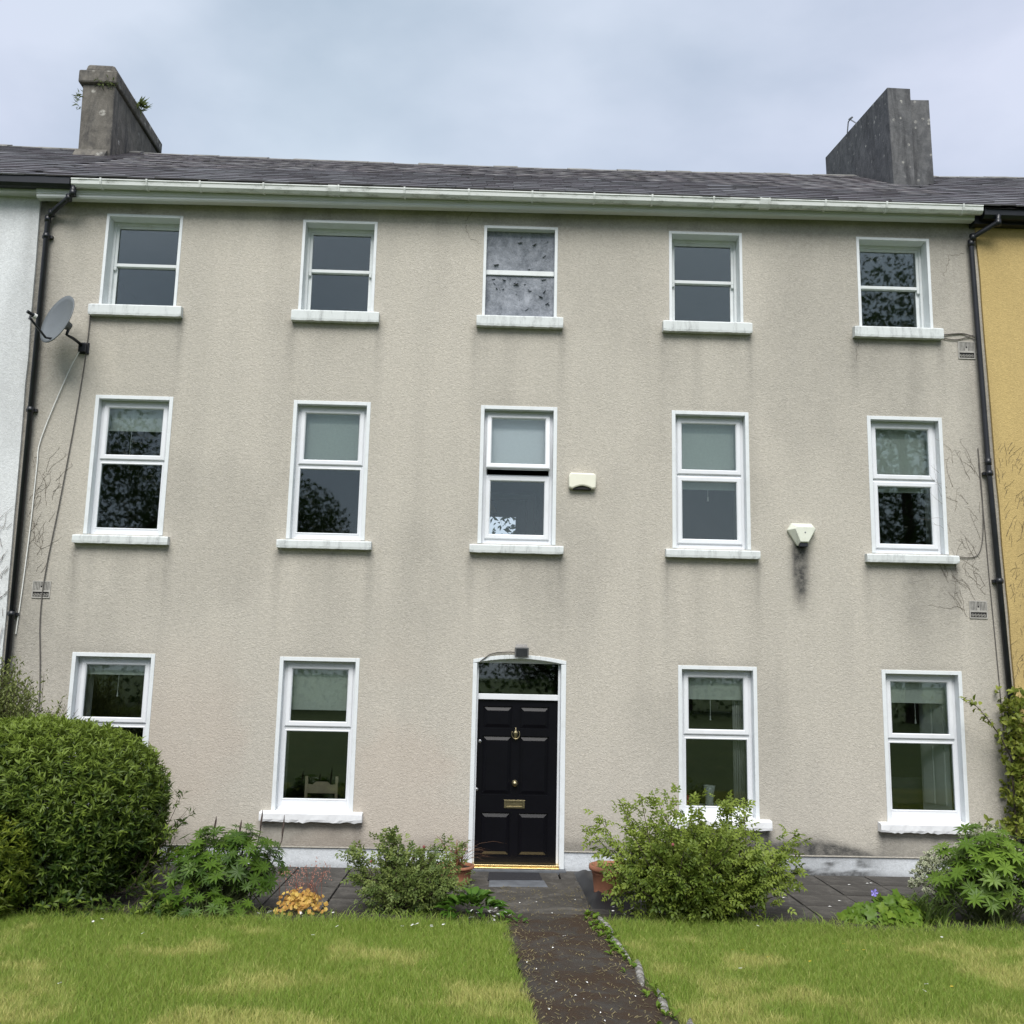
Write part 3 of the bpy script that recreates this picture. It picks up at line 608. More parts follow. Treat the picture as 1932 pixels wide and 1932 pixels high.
c = MB(); c.hexa([(6.63, 2.32, 10.4), (6.985, 2.32, 10.4), (6.985, 5.4, 10.4), (6.63, 5.4, 10.4), (6.585, 2.32, 12.47), (6.985, 2.32, 12.46), (6.985, 5.4, 12.9), (6.585, 5.4, 12.9)])
chr_ = c.build('chimney', CHIMR, house, bev=.012, label='plain dark grey rendered chimney stack, on the right')
b = MB(); b.tube([(6.60, 3.75, 12.66), (6.6, 4.05, 12.92), (6.6, 4.15, 12.93), (6.6, 4.22, 12.74)], .012, 5); b.tube([(6.6, 3.95, 12.9), (6.62, 4.15, 12.98)], .02, 5); b.build('aerial_bracket', LEAD, chr_)

def crack(pts, seed):
    rr = random.Random(seed); P = [Vector((x, -.001, z)) for x, z in pts]; Q = []
    for a, b in zip(P, P[1:]):
        for i in range(6): q = a.lerp(b, i/6); Q.append(q+Vector((rr.gauss(0, .012), 0, rr.gauss(0, .016))))
    m = MB(); m.tube(Q, [.0008+.0016*rr.random() for _ in Q], 4); m.build('crack', VINE, house)
crack([(-.40, 8.78), (-.46, 8.68), (-.47, 8.56), (-.40, 8.42), (-.22, 8.33)], 1); crack([(6.55, 8.42), (6.36, 8.38), (6.33, 8.2), (6.27, 8.05)], 2); crack([(5.02, 7.1), (4.98, 6.95), (4.99, 6.8)], 4);
# ---------------- neighbours
wh = thing('terraced_house', 'white rendered terraced house, only its right edge showing at the left', 'house', group='terraced houses in the row')
def nd(seed):
    def f(x, z): return np.clip(.5*sm(fbm(x*1.1, z*.5, seed), .5, .75)*.5+.2*sm(vnoise(x*5, z*.5, seed+4), .6, .9)+.35*sm(z, 8.3, 8.85)*vnoise(x*6, z, seed), 0, 1), x*0
    return f
def edged(o, x_in, x_out, ef, parent, mat, y0, y1):
    for v in o.data.vertices: v.co.x += (ef(v.co.z)-x_out)*float(sm(v.co.x, x_in, x_out))
    m = MB(); zz = np.linspace(-.1, 8.86, 90)
    for p, q in zip(zz, zz[1:]): m.quad((ef(p), y0, p), (ef(q), y0, q), (ef(q), y1, q), (ef(p), y1, p))
    m.build('wall_edge', mat, parent)
edged(wallgrid('wall', WHITEWALL, -10.5, -6.24, -.1, lambda x: 8.86, [], -.035, wh, nd(61), .1), -6.6, -6.24, lambda z: -6.17-.021*z+.022*float(vnoise(z*2.3, .5, 4)-.5), wh, WHITEWALL, -.035, .0)
MB().box(-10.5, -6.335, -.2, -.0, 8.80, 8.86).build('cornice', CORN, wh, bev=.006)
MB().prismx([(-.2, 8.855), (-.30, 8.85), (-.335, 8.89), (-.34, 8.985), (-.2, 8.985)], -10.5, -5.845, -.02).build('gutter', BLACKP, wh)
roof(wh, -10.4, -6.56, 260, 2, [(-7.36, -6.72, .775, 1.1)])
yh = thing('terraced_house', 'ochre yellow rendered terraced house, only its left edge showing at the right', 'house', group='terraced houses in the row')
house['group'] = 'terraced houses in the row'
edged(wallgrid('wall', YELLOW, 6.88, 11, -.1, lambda x: 8.88, [], -.035, yh, nd(33), .1), 7.2, 6.88, lambda z: 6.955-.0245*z+.02*float(vnoise(z*2.1, 1.5, 6)-.5), yh, YELLOW, -.035, .0)
MB().box(6.66, 11, -.16, -.0, 8.79, 8.95).build('fascia', BLACKP, yh)
MB().prismx([(-.16, 8.83), (-.26, 8.82), (-.30, 8.86), (-.31, 8.955), (-.16, 8.955)], 6.74, 11, 0).build('gutter', BLACKP, yh)
roof(yh, 6.76, 10.9, 260, 3, [(6.5, 7.45, .6, 1.1)])
c = MB(); c.hexa([(7.0, 2.55, 10.5), (7.43, 2.55, 10.5), (7.43, 5.2, 10.5), (7.0, 5.2, 10.5), (7.0, 2.55, 12.4), (7.41, 2.55, 12.41), (7.41, 5.2, 12.75), (7.0, 5.2, 12.75)])
c.build('chimney', CHIMR, yh, bev=.012, label='lower dark grey chimney stack tucked behind the taller grey one')

# ---------------- fittings on the facade
def vent(x, z, w, h, label):
    v = MB(); y0 = -.012; ring(v, x, x+w, z, z+h, y0, .0, .014, .014, .012, .016); v.box(x+.014, x+w-.014, y0, 0, z+h*.36, z+h*.46)
    nb = 11
    for i in range(nb):
        if i == nb//2: continue
        a = x+.016+(w-.032)*(i+.5)/nb; v.box(a-.0055, a+.0055, y0+.002, 0, z+h*.46, z+h-.012)
    a = x+w/2; v.box(a-.012, a+.012, y0+.002, 0, z+h*.46, z+h*.62); v.box(a-.004, a+.004, y0+.002, 0, z+h*.72, z+h-.012)
    o = v.build('air_vent', VENTM, house, label=label); g = MB()
    for i in range(5):
        cx = x+.02+(w-.04)*(i+.5)/5
        for s in (.016, .008): g.tube([(cx+s*math.cos(q), -.008, z+h*.19+s*1.15*math.sin(q)) for q in np.linspace(0, 2*math.pi, 9)], .0028, 4, False)
    g.build('grille', VENTM, o); MB().box(x+.01, x+w-.01, -.003, -.001, z+.01, z+h-.01).build('shade_plate', DARK, o)  # thin near-black plate painted in for the shade behind the slots
vent(-5.945, 3.27, .235, .222, 'air vent low beside the left downpipe'); vent(6.405, 6.86, .235, .25, 'air vent under the top right window sill'); vent(6.365, 3.28, .24, .235, 'air vent above the ground floor, right')
def prismrot(poly, y0, y1): m = MB(); m.prism(poly, y0, y1); return m
al = thing('alarm_box', 'cream rounded alarm box beside the open centre window', 'alarm box', (1.2, 0, 4.99), 'alarm boxes on the facade')
bx = [(-.185, .05), (-.175, .095), (-.15, .108), (.15, .104), (.178, .09), (.187, .05), (.18, -.085), (.165, -.105)]+[(.13-.26*t, -.108+.038*math.sin(math.pi*t)) for t in np.linspace(0, 1, 9)]+[(-.165, -.105), (-.18, -.085)]
prismrot(bx, -.095, -.0).build('cover', DEVICE, al, bev=.02); MB().box(-.12, .12, -.07, 0, -.115, -.07).build('recess_shade', DARK, al)  # dark block in the bottom notch, its colour standing in for shade
al = thing('alarm_box', 'tapering six-sided cream alarm box above a black stain', 'alarm box', (4.14, 0, 4.36), 'alarm boxes on the facade')
o_ = [(-.135, .13), (.13, .13), (.185, .04), (.06, -.17), (-.06, -.17), (-.19, .04)]; i_ = [(-.105, .085), (.115, .085), (.15, .062), (.052, -.115), (-.055, -.115), (-.12, .06)]
m = MB(); m.v = [(x, 0, z) for x, z in o_]+[(x, -.05, z) for x, z in o_]+[(x+.012, -.13, z-.01) for x, z in i_]
for r0 in (0, 1):
    for j in range(6): m.f.append((r0*6+j, r0*6+(j+1) % 6, r0*6+6+(j+1) % 6, r0*6+6+j))
m.f.append((12, 13, 14, 15, 16, 17)); m.build('cover', DEVICE2, al, bev=.006)
MB().box(-.05, .06, -.11, 0, -.19, -.13).build('sounder', BLACKP, al, bev=.008); MB().lathe((.02, -.129, .0), [(.012, 0), (.01, .004), (.001, .005)], 10, 'y').build('screw', STEEL, al)
fl = thing('floodlight', 'small grey floodlight above the front door arch', 'floodlight', (.432, -.02, 2.72))
b = MB(); b.hexa([(-.09, -.15, -.085), (.09, -.15, -.085), (.09, -.08, -.06), (-.09, -.08, -.06), (-.09, -.19, .045), (.09, -.19, .045), (.09, -.08, .05), (-.09, -.08, .05)]); b.build('housing', plain('floodlight_grey', (.20, .20, .20), .5), fl, bev=.006)
g = MB(); g.hexa([(-.072, -.161, -.068), (.072, -.161, -.068), (.072, -.15, -.068), (-.072, -.15, -.068), (-.072, -.190, .03), (.072, -.190, .03), (.072, -.18, .03), (-.072, -.18, .03)]); g.build('lens', plain('floodlight_lens', (.05, .055, .06), .15), fl)
s_ = MB()
for i in range(9): s_.box(-.075+i*.017, -.068+i*.017, -.14, -.05, .05, .085)
s_.build('heat_sink', plain('floodlight_fins', (.42, .41, .42), .5), fl); MB().box(-.03, .03, -.1, .02, -.02, .02).build('mount', BLACKP, fl)
m = MB(); m.tube([(-.07, -.01, -.02), (-.13, -.005, -.012), (-.31, 0, -.02), (-.41, 0, -.05), (-.48, -.005, -.10), (-.53, .01, -.14), (-.57, .03, -.155)], .007, 6); m.build('cable', CABLEG, fl)
# satellite dish
ds = thing('satellite_dish', 'grey satellite dish with arm, bracketed to the wall by the left downpipe', 'satellite dish', (-5.58, 0, 6.66))
A = Vector((-.53, -.80, .26)).normalized()     # where the dish points
U_ = Vector((0, 0, 1)); U_ = (U_-A*U_.dot(A)).normalized(); R_ = A.cross(U_)
ctr = Vector((-.15, -.40, .22)); m = MB(); nr, na = 7, 36
for th_, sg in ((0, 1), (-.012, 1)):
    for i in range(nr+1):
        q = i/nr
        for j in range(na):
            a = 2*math.pi*j/na; m.v.append(tuple(ctr+R_*(.31*q*math.cos(a))+U_*(.36*q*math.sin(a))+A*(.075*q*q+th_)))
for s0 in (0, (nr+1)*na):
    for i in range(nr):
        for j in range(na): m.f.append((s0+i*na+j, s0+i*na+(j+1) % na, s0+(i+1)*na+(j+1) % na, s0+(i+1)*na+j))
for j in range(na): a_, b_ = nr*na+j, nr*na+(j+1) % na; m.f.append((a_, b_, b_+(nr+1)*na, a_+(nr+1)*na))
m.build('dish', DISHM, ds, True)
low = ctr-U_*.32+A*.07; lnb = ctr+A*.40-U_*.14-R_*.0
m = MB(); m.tube([ctr-U_*.27+A*.01, low+A*.05, lnb-U_*.06], .016, 6); m.build('arm', BLACKP, ds)
m = MB(); m.tube([lnb+A*.06, lnb, lnb-A*.03], [.022, .022, .03], 10); m.tube([lnb, lnb-U_*.08], .014, 6); m.build('receiver', BLACKP, ds); MB().tube([lnb-A*.03, lnb-A*.065], [.034, .036], 12).build('receiver_cap', WHITEP, ds)
bk = ctr-A*.10
m = MB(); m.tube([ctr-A*.02, bk-A*.03], [.075, .05], 10); m.build('clamp', plain('clamp_grey', (.12, .125, .13), .5), ds, bev=.004)
m = MB(); m.prism([(0, 0), (.05, -.24), (.01, -.25), (-.04, -.2)], 0, .03)
for i in range(len(m.v)): q = m.v[i]; m.v[i] = tuple(ctr-A*.03+R_*(q[1]-.015)+U_*(q[2]-.08)+A*(-q[0]*.8)*0)
m = MB(); m.tube([bk-A*.02, bk-U_*.12-A*.02, Vector((-.06, -.22, .06)), Vector((0, -.03, .02))], .021, 8); m.build('mast', BLACKP, ds, True)
m = MB(); m.box(-.07, .075, -.02, 0, -.085, .075); m.box(-.05, .05, -.07, -.02, -.07, .05); m.build('wall_bracket', BLACKP, ds, bev=.006)
def cable(name, pts, r, m, label, n=5):
    P = [Vector(p) for p in pts]; Q = []
    for i in range(len(P)-1):
        a, b, c_, d = P[max(i-1, 0)], P[i], P[i+1], P[min(i+2, len(P)-1)]
        for t in (0, .25, .5, .75): Q.append(.5*((2*b)+(c_-a)*t+(2*a-5*b+4*c_-d)*t*t+(3*b-a-3*c_+d)*t**3))
    Q.append(P[-1]); mm = MB(); mm.tube(Q, r, n); return tag(mm.build(name, m), label, 'cable')
cable('cable', [(-5.58, -.06, 6.66), (-5.75, -.025, 6.3), (-6.02, -.02, 5.4), (-6.04, -.02, 5.0), (-6.045, -.02, 4.2), (-6.07, -.02, 3.3), (-6.09, -.02, 2.8)], .008, WHITEP, 'pale cable curving down from the satellite dish to the left downpipe')
cable('cable', [(-6.25, -.07, 2.9), (-6.3, -.06, 2.6), (-6.37, -.06, 2.2), (-6.4, -.05, 1.6)], .008, WHITEP, 'short pale cable at the foot of the white wall')
cable('cable', [(-5.53, -.02, 7.14), (-5.535, -.02, 6.7), (-5.56, -.02, 6.2), (-5.62, -.02, 5.4), (-5.70, -.02, 4.5), (-5.79, -.02, 3.6), (-5.80, -.02, 3.0), (-5.74, -.02, 2.4), (-5.70, -.02, 1.8), (-5.68, -.02, .4)], .0075, CABLEG, 'thin grey cable hanging from the top left sill to the shrubs')
cable('cable', [(6.17, -.02, 7.19), (6.35, -.015, 7.215), (6.5, -.015, 7.22), (6.64, -.03, 7.17)], .009, CABLEG, 'dark cable between the top right sill and the downpipe')
cable('cable', [(6.2, -.015, 7.15), (6.36, -.015, 7.13), (6.5, -.015, 7.16), (6.62, -.03, 7.2)], .007, CABLEG, 'lower dark cable between the top right sill and the downpipe')
cable('cable', [(6.22, -.015, 4.105), (6.4, -.015, 4.09), (6.53, -.015, 4.15), (6.60, -.015, 4.4), (6.62, -.015, 4.9), (6.6, -.015, 5.6)], .006, CABLEG, 'thin cable looping from the middle right sill up to the downpipe')
cable('cable', [(6.60, -.012, 5.4), (6.63, -.012, 4.6), (6.655, -.012, 3.8), (6.70, -.012, 2.6), (6.75, -.012, 1.0)], .006, CABLEG, 'thin cable running beside the right downpipe')
def vines(n, xr, zr, y, lab, seed, lean, ln=(.15, .6), r=.003):
    rr = random.Random(seed); m = MB()
    for _ in range(n):
        x, z = rr.uniform(*xr), rr.uniform(*zr); p = [(x, y, z)]; a = rr.gauss(lean, .22)
        for i in range(int(rr.uniform(*ln)/.05)):
            a += rr.gauss(0, .28); a = a*.9+lean*.1; x += math.sin(a)*.05; z += math.cos(a)*.05; p.append((x, y, z))
            if len(p) > 2 and rr.random() < .12: m.tube([(x, y, z), (x+rr.uniform(-.06, .06), y, z+rr.uniform(-.02, .07))], r*.7, 3)
        m.tube(p, [r*(1-.6*i/len(p)) for i in range(len(p))], 3)
    return tag(m.build('dried_vine', VINE, kind='stuff'), lab, 'vine')
vines(46, (6.05, 6.6), (3.3, 5.4), -.004, 'dead brown vine tendrils on the beige wall by the right downpipe', 4, -.45, (.15, .5), .0022)
vines(34, (-6.1, -5.78), (3.6, 5.0), -.004, 'dead brown vine tendrils on the beige wall by the left downpipe', 5, .3, (.15, .45), .0022)
vines(150, (6.85, 7.35), (2.2, 5.6), -.04, 'old creeper marks on the yellow wall', 6, .3, (.06, .22), .0022)
vines(26, (-6.55, -6.25), (2.4, 4.2), -.05, 'dead creeper stems on the edge of the white wall', 8, .3, (.1, .4), .0035)

# ---------------- things in the windows
def blind(k, zb, mat, state, cordx=None, cordz=None, fr=None):
    x0, x1, z0, z1 = WIN[k]; t = thing('roller_blind', state, 'blind', ((x0+x1)/2, .24, z1-.05), 'roller blinds in the windows'); hw = (x1-x0)/2-.06; h = z1-.05-zb
    m = MB(); N = 12
    for i in range(N): a, b = -h*i/N, -h*(i+1)/N; m.box(-hw, hw, .0, .004, b, a)
    m = MB().box(-hw, hw, 0, .004, -h, .0); m.build('fabric', mat, t); MB().box(-hw, hw, -.006, .008, -h-.022, -h).build('bottom_bar', mat if fr is None else fr, t)
    MB().tube([(-hw, .02, .0), (hw, .02, .0)], .022, 10).build('roller', mat, t)
    if cordx is not None:
        MB().tube([(cordx-(x0+x1)/2, -.004, -h-.02), (cordx-(x0+x1)/2, -.004, cordz-(z1-.05))], .0035, 4).build('pull_cord', WHITEP, t)
        MB().tube([(cordx-(x0+x1)/2, -.004, cordz-(z1-.05)+.01), (cordx-(x0+x1)/2, -.004, cordz-(z1-.05)-.05)], [.006, .012], 8).build('acorn', WHITEP, t)
blind('b1', 5.60, BLINDM, 'pale blind a third down with long cord, middle-floor far left window', -4.93, 5.12)
blind('b2', 5.23, BLINDM, 'pale blind nearly covering the upper pane, middle floor, second window')
blind('b3', 5.20, BLINDV, 'lilac-white blind behind the tilted-open centre window')
blind('b4', 4.99, BLINDM, 'blind covering the upper pane, window right of the centre alarm box', 2.95, 4.86)
blind('b5', 5.02, BLINDM, 'greenish pale blind covering the upper pane, middle-floor far right window')
blind('c1', 2.33, BLINDM, 'blind lowered slightly in the ground-floor window behind the big bush', -4.82, 2.08)
blind('c2', 1.93, BLINDM, 'blind lowered most of the upper pane, ground-floor window left of the door')
blind('c4', 2.17, BLINDM, 'blind lowered slightly, ground-floor window with the glass vase', 2.95, 1.93)
blind('c5', 2.18, BLINDM, 'blind lowered slightly, ground-floor far right window', 5.68, 1.94)
def curtain(x0, x1, z0, z1, y, lab):
    m = MB(); N = 24
    for i in range(N):
        a, b = x0+(x1-x0)*i/N, x0+(x1-x0)*(i+1)/N; ya, yb = y+.02*math.sin(i*1.5), y+.02*math.sin((i+1)*1.5); m.quad((a, ya, z0), (b, yb, z0), (b, yb, z1), (a, ya, z1))
    o = m.build('curtain', CURT, None, True); s = o.modifiers.new('s', 'SOLIDIFY'); s.thickness = .004; tag(o, lab, 'curtain', 'curtains in the windows')
curtain(3.27, 3.44, .7, 2.5, .34, 'pale curtain at the right side of the window with the glass vase'); curtain(3.34, 3.41, 4.15, 5.95, .34, 'pale curtain edge in the middle-floor window right of centre')
curtain(6.0, 6.09, 4.15, 5.95, .34, 'pale curtain edge in the middle-floor far right window'); curtain(-2.66, -2.585, .7, 2.5, .36, 'cream curtain edge in the ground-floor window left of the door')
curtain(-5.3, -5.19, .7, 2.5, .36, 'dim curtain edge in the window behind the big bush')
vz = thing('glass_vase', 'cut glass vase standing on the sill inside a ground-floor window', 'vase', (2.93, .26, .795))
MB().lathe((0, 0, 0), [(.001, .005), (.055, .0), (.058, .02), (.05, .06), (.058, .14), (.078, .25), (.074, .25), (.053, .14), (.045, .06), (.05, .025), (.001, .02)], 20).build('glass', plain('cut_glass', (.55, .58, .58), .2, 0, .2, 40), vz, True)
MB().box(-.3, 1.0, -.06, .2, -.05, -.002).build('board', SHUT, vz)
bpy.data.objects.remove([o for o in vz.children if o.name.startswith('board')][0])
MB().box(2.53, 3.46, .19, .42, .69, .793).build('window_board', SHUT, WOBJ['c4']); MB().box(-2.64, -1.71, .19, .42, .69, .743).build('window_board', SHUT, WOBJ['c2'])
tag(MB().box(2.60, 2.66, .24, .29, .795, .92).build('packet', plain('red_card', (.45, .06, .04), .6), bev=.004), 'small red packet on the sill beside the glass vase', 'packet')
ch = thing('dining_chair', 'cream wooden chair seen through the window left of the door', 'chair', (-2.17, .82, .05))
for sx in (-.2, .2):
    MB().box(sx-.018, sx+.018, .18, .215, 0, .45).build('leg', WOODC, ch); MB().box(sx-.018, sx+.018, -.215, -.18, 0, .98).build('leg', WOODC, ch)
MB().box(-.22, .22, -.22, .22, .43, .46).build('seat', WOODC, ch, bev=.008)
MB().prism([(-.182, .76), (.182, .76), (.182, .88), (.12, .87), (.08, .91), (-.08, .91), (-.12, .87), (-.182, .88)], -.21, -.185).build('backrest', WOODC, ch, bev=.005)
tv = thing('television', 'black flat television seen through the far right ground-floor window', 'television', (5.55, .75, .72))
MB().box(-.45, .62, -.03, .02, .08, .43).build('screen', BLACKP, tv, bev=.01); MB().box(-.05, .05, -.02, .01, 0, .1).build('stand', BLACKP, tv); MB().box(-.2, .2, -.1, .1, -.02, 0).build('foot', BLACKP, tv)
MB().box(-.2+5.55, 5.75, .65, .85, .05, .70).build('television_table', ROOMF, house)
lp = thing('pendant_lamp', 'orange fabric pendant lamp inside the centre middle-floor window', 'lamp', (-.085, 2.6, 5.10))
MB().lathe((0, 0, 0), [(.06, .12), (.17, -.13), (.165, -.13), (.055, .12)], 20).build('shade', plain('shade_cloth', (.60, .30, .13), .8), lp, True); MB().tube([(0, 0, .1), (0, 0, 1.34)], .006, 5).build('flex', WHITEP, lp)
lp = thing('pendant_lamp', 'brown wicker ceiling lamp just inside the fanlight over the door', 'lamp', (.11, .95, 2.63))
MB().lathe((0, 0, 0), [(.165, .06), (.12, -.06), (.001, -.07)], 24).build('shade', WICKER, lp); MB().tube([(0, 0, 0), (0, 0, .41)], .006, 5).build('flex', WHITEP, lp)

# ------------------------------------------------------------------ foliage tools
def leafshape(l=1., w=.25, fold=.06, droop=.12):
    v = np.array([(0, 0, 0), (-w/2, .45*l, fold), (0, .5*l, 0), (w/2, .45*l, fold), (0, l, -droop)]); return v, [(0, 2, 1), (0, 3, 2), (1, 2, 4), (2, 3, 4)]
def ovalshape(l=1., w=.6, fold=.06, droop=.1):
    v = np.array([(0, 0, 0), (-w*.42, .28*l, fold), (-w*.45, .62*l, fold), (0, l, -droop), (w*.45, .62*l, fold), (w*.42, .28*l, fold), (0, .5*l, 0)]); return v, [(0, 6, 1), (1, 6, 2), (2, 6, 3), (3, 6, 4), (4, 6, 5), (5, 6, 0)]
def compose(parts):
    V, F = [], []
    for (v, f), mt in parts:
        b = sum(len(q) for q in V); A = np.array(mt); V.append(v @ A[:3, :3].T+A[:3, 3]); F += [tuple(b+i for i in q) for q in f]
    return np.concatenate(V), F
def palmate(n=9, l=1., w=.22, spread=300, cup=.18):
    P = []
    for i in range(n):
        a = rad(-spread/2+spread*i/(n-1)); s = 1-.25*abs(i-(n-1)/2)/((n-1)/2)
        P.append((leafshape(l*s, w, .03, .10), Matrix.Rotation(-a, 4, 'Z') @ Matrix.Rotation(cup, 4, 'X')))
    return compose(P)
def pinnate(n=5, l=1., lw=.55):
    P = [(ovalshape(.42*l, .42*l*lw), Matrix.Translation((0, .58*l, 0)))]
    for i in range((n-1)//2):
        for s in (-1, 1): P.append((ovalshape(.36*l, .36*l*lw), Matrix.Translation((0, (.2+.28*i)*l, 0)) @ Matrix.Rotation(-s*1.15, 4, 'Z') @ Matrix.Rotation(.1, 4, 'X')))
    return compose(P)
def lobed(n=7, l=1., wav=.12):
    v = [(0, 0, 0)]; m = 18
    for i in range(m):
        a = rad(-165+330*i/(m-1)); r_ = l*(.5+.10*math.cos(a))*(1+wav*math.cos(n*a*360/330)); v.append((math.sin(a)*r_, .5*l*.6+math.cos(a)*r_, .06*l*math.cos(a*3)))
    v[0] = (0, .12*l, -.02*l); return np.array(v), [(0, i+1, i) for i in range(1, m)]
def frames(D, U):
    Yx = norm(np.asarray(D, float)); Xx = np.cross(Yx, np.asarray(U, float)); bad = np.linalg.norm(Xx, axis=1) < 1e-3; Xx[bad] = (1, 0, 0); Xx = norm(Xx); Zx = np.cross(Xx, Yx); return np.stack([Xx, Yx, Zx], 2)
def scatter(parent, shape, P, D, U, Sz, tone, mat, singles=0, name='foliage', single='leaf', extra=None):
    v, f = shape; P = np.asarray(P, float); Rm = frames(D, U); Sz = np.asarray(Sz, float); N = len(P); tone = np.asarray(tone, float)
    order = np.argsort(np.linalg.norm(P-CAM, axis=1)-Sz*2) if singles else np.arange(N); one, rest = order[:singles], order[singles:]
    if singles:
        me = npmesh(single, v, [q for q in f], np.full(len(v), .5)); me.materials.append(mat)
        if extra is not None: a = me.attributes.new('rim', 'FLOAT', 'POINT'); a.data.foreach_set('value', extra)
        me.polygons.foreach_set('use_smooth', [True]*len(me.polygons))
        for i in one:
            o = bpy.data.objects.new(single, me); COL.objects.link(o); o.parent = parent; A = np.eye(4); A[:3, :3] = Rm[i]*Sz[i]; A[:3, 3] = P[i]; o.matrix_local = Matrix(A.tolist())
    if len(rest):
        VV = np.einsum('nij,vj->nvi', Rm[rest]*Sz[rest][:, None, None], v)+P[rest][:, None, :]
        FF = (np.array(f)[None]+(np.arange(len(rest))*len(v))[:, None, None]).reshape(-1, 3); T = {'tone': np.repeat(tone[rest], len(v))}
        if extra is not None: T['rim'] = np.tile(extra, len(rest))
        return link(name, npmesh(name, VV.reshape(-1, 3), FF, T), mat, parent, True, kind='stuff')
def perp(A):
    r = RNG.normal(size=A.shape); return norm(r-A*(r*A).sum(1, keepdims=True))
def shoots(n, base, axis, per=6, lo=.5, hi=1.2, back=.06):
    """whorls of leaves round n shoots: returns P, D, U"""
    P = np.repeat(base, per, 0); Ax = np.repeat(norm(axis), per, 0); q = perp(Ax); th_ = RNG.uniform(lo, hi, len(P))[:, None]
    D = Ax*np.cos(th_)+q*np.sin(th_); P = P-Ax*RNG.uniform(0, back, len(P))[:, None]; return P, D, Ax+RNG.normal(0, .25, P.shape)
def stems(parent, bases, tips, r0, mat, name='stem', bend=.12, joined=True):
    m = MB()
    for b, t in zip(bases, tips):
        b, t = Vector(b), Vector(t); mid = b.lerp(t, .5)+Vector(RNG.normal(0, bend, 3)*np.array((1, 1, .2)))*(t-b).length; m.tube([b, b.lerp(mid, .6), mid, mid.lerp(t, .55), t], [r0, r0*.85, r0*.7, r0*.5, r0*.3], 5)
    return m.build(name, mat, parent, kind='stuff')

# ---------------- the big clipped bush and its neighbours
def clipped(label, c, R3, nsh, leafl, mat, singles, grp, pw=3.2, lightup=1., holes_=0, bottom=.0):
    c = np.array(c, float); R3 = np.array(R3, float); t = thing('shrub', label, 'shrub', (0, 0, 0), grp)
    d = norm(RNG.normal(size=(nsh*2, 3))); d = d[(d[:, 2] > -.75)][:nsh]
    k_ = (np.abs(d[:, 0])**pw+np.abs(d[:, 1])**pw+np.abs(d[:, 2])**pw)**(-1/pw); surf = d*k_[:, None]
    depth = 1-np.abs(RNG.normal(0, .07, len(d)))*np.where(RNG.random(len(d)) < .5, .7, 4.2)
    wob = 1+.05*(fbm(d[:, 0]*3+5, d[:, 2]*3+d[:, 1]*2, 19)-.5)*2
    B = c+surf*R3*(depth*wob)[:, None]; B = B[B[:, 2] > bottom]; dd = (B-c)/R3; nrm = norm(np.sign(dd)*np.abs(dd)**(pw-1)/R3)
    ax = norm(nrm*.75+np.array((0, 0, .75))+RNG.normal(0, .35, B.shape)); P, D, U = shoots(len(B), B, ax, 8, .5, 1.35, .10)
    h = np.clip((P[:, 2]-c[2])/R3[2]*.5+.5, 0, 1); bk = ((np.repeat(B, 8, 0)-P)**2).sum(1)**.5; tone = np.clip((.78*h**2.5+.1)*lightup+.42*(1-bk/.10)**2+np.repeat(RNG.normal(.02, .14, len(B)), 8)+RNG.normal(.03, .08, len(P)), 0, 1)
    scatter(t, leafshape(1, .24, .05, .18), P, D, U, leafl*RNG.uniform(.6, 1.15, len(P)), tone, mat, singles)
    nb = 26; a = RNG.uniform(0, 6.28, nb); b0 = np.stack([c[0]+.35*R3[0]*np.cos(a), c[1]+.35*R3[1]*np.sin(a), np.full(nb, gzf(c[1]))], 1); tp = c+norm(RNG.normal(size=(nb, 3))+(0, 0, .8))*R3*.8
    stems(t, b0, tp, .012, TWIG); return t
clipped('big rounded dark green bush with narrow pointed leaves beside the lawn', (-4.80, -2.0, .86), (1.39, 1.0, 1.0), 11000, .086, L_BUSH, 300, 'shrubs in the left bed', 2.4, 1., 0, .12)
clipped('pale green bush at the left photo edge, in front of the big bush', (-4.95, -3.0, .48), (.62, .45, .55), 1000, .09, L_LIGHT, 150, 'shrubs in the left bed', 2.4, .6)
t = thing('shrub', 'tall wispy grey-green shrub against the wall behind the big bush', 'shrub', (0, 0, 0), 'shrubs in the left bed')
n_ = 240; a = RNG.uniform(0, 6.28, n_); rr = np.sqrt(RNG.random(n_)); b0 = np.stack([-5.62+.35*rr*np.cos(a), -1.1+.3*rr*np.sin(a), np.full(n_, .1)], 1)
tp = np.stack([-5.78+.62*rr*np.cos(a)+RNG.normal(.08, .16, n_), -1.1+.4*rr*np.sin(a), 2.38-.5*rr**2*(1+.6*np.cos(a)*0)+RNG.normal(0, .12, n_)-np.clip(np.cos(a)*rr, 0, 1)*.35], 1)
stems(t, b0, tp, .006, TWIG, bend=.05)
m_ = 100; q = RNG.uniform(.4, 1, (n_, m_)); P = (b0[:, None]*(1-q[..., None])+tp[:, None]*q[..., None]).reshape(-1, 3)+RNG.normal(0, .03, (n_*m_, 3)); ax = norm(np.repeat(tp-b0, m_, 0)); D = norm(ax*.7+perp(ax)*.7)
scatter(t, leafshape(1, .34, .04, .08), P, D, ax+perp(ax), RNG.uniform(.034, .07, len(P)), np.clip(RNG.normal(.5, .25, len(P)), 0, 1), L_GREY, 0)
n_ = 30; b0 = np.stack([RNG.uniform(-5.4, -5.05, n_), RNG.uniform(-1.2, -.8, n_), np.full(n_, 1.3)], 1); tp = b0+np.stack([RNG.uniform(.1, .62, n_), RNG.normal(0, .1, n_), RNG.uniform(.4, .95, n_)-.25], 1)
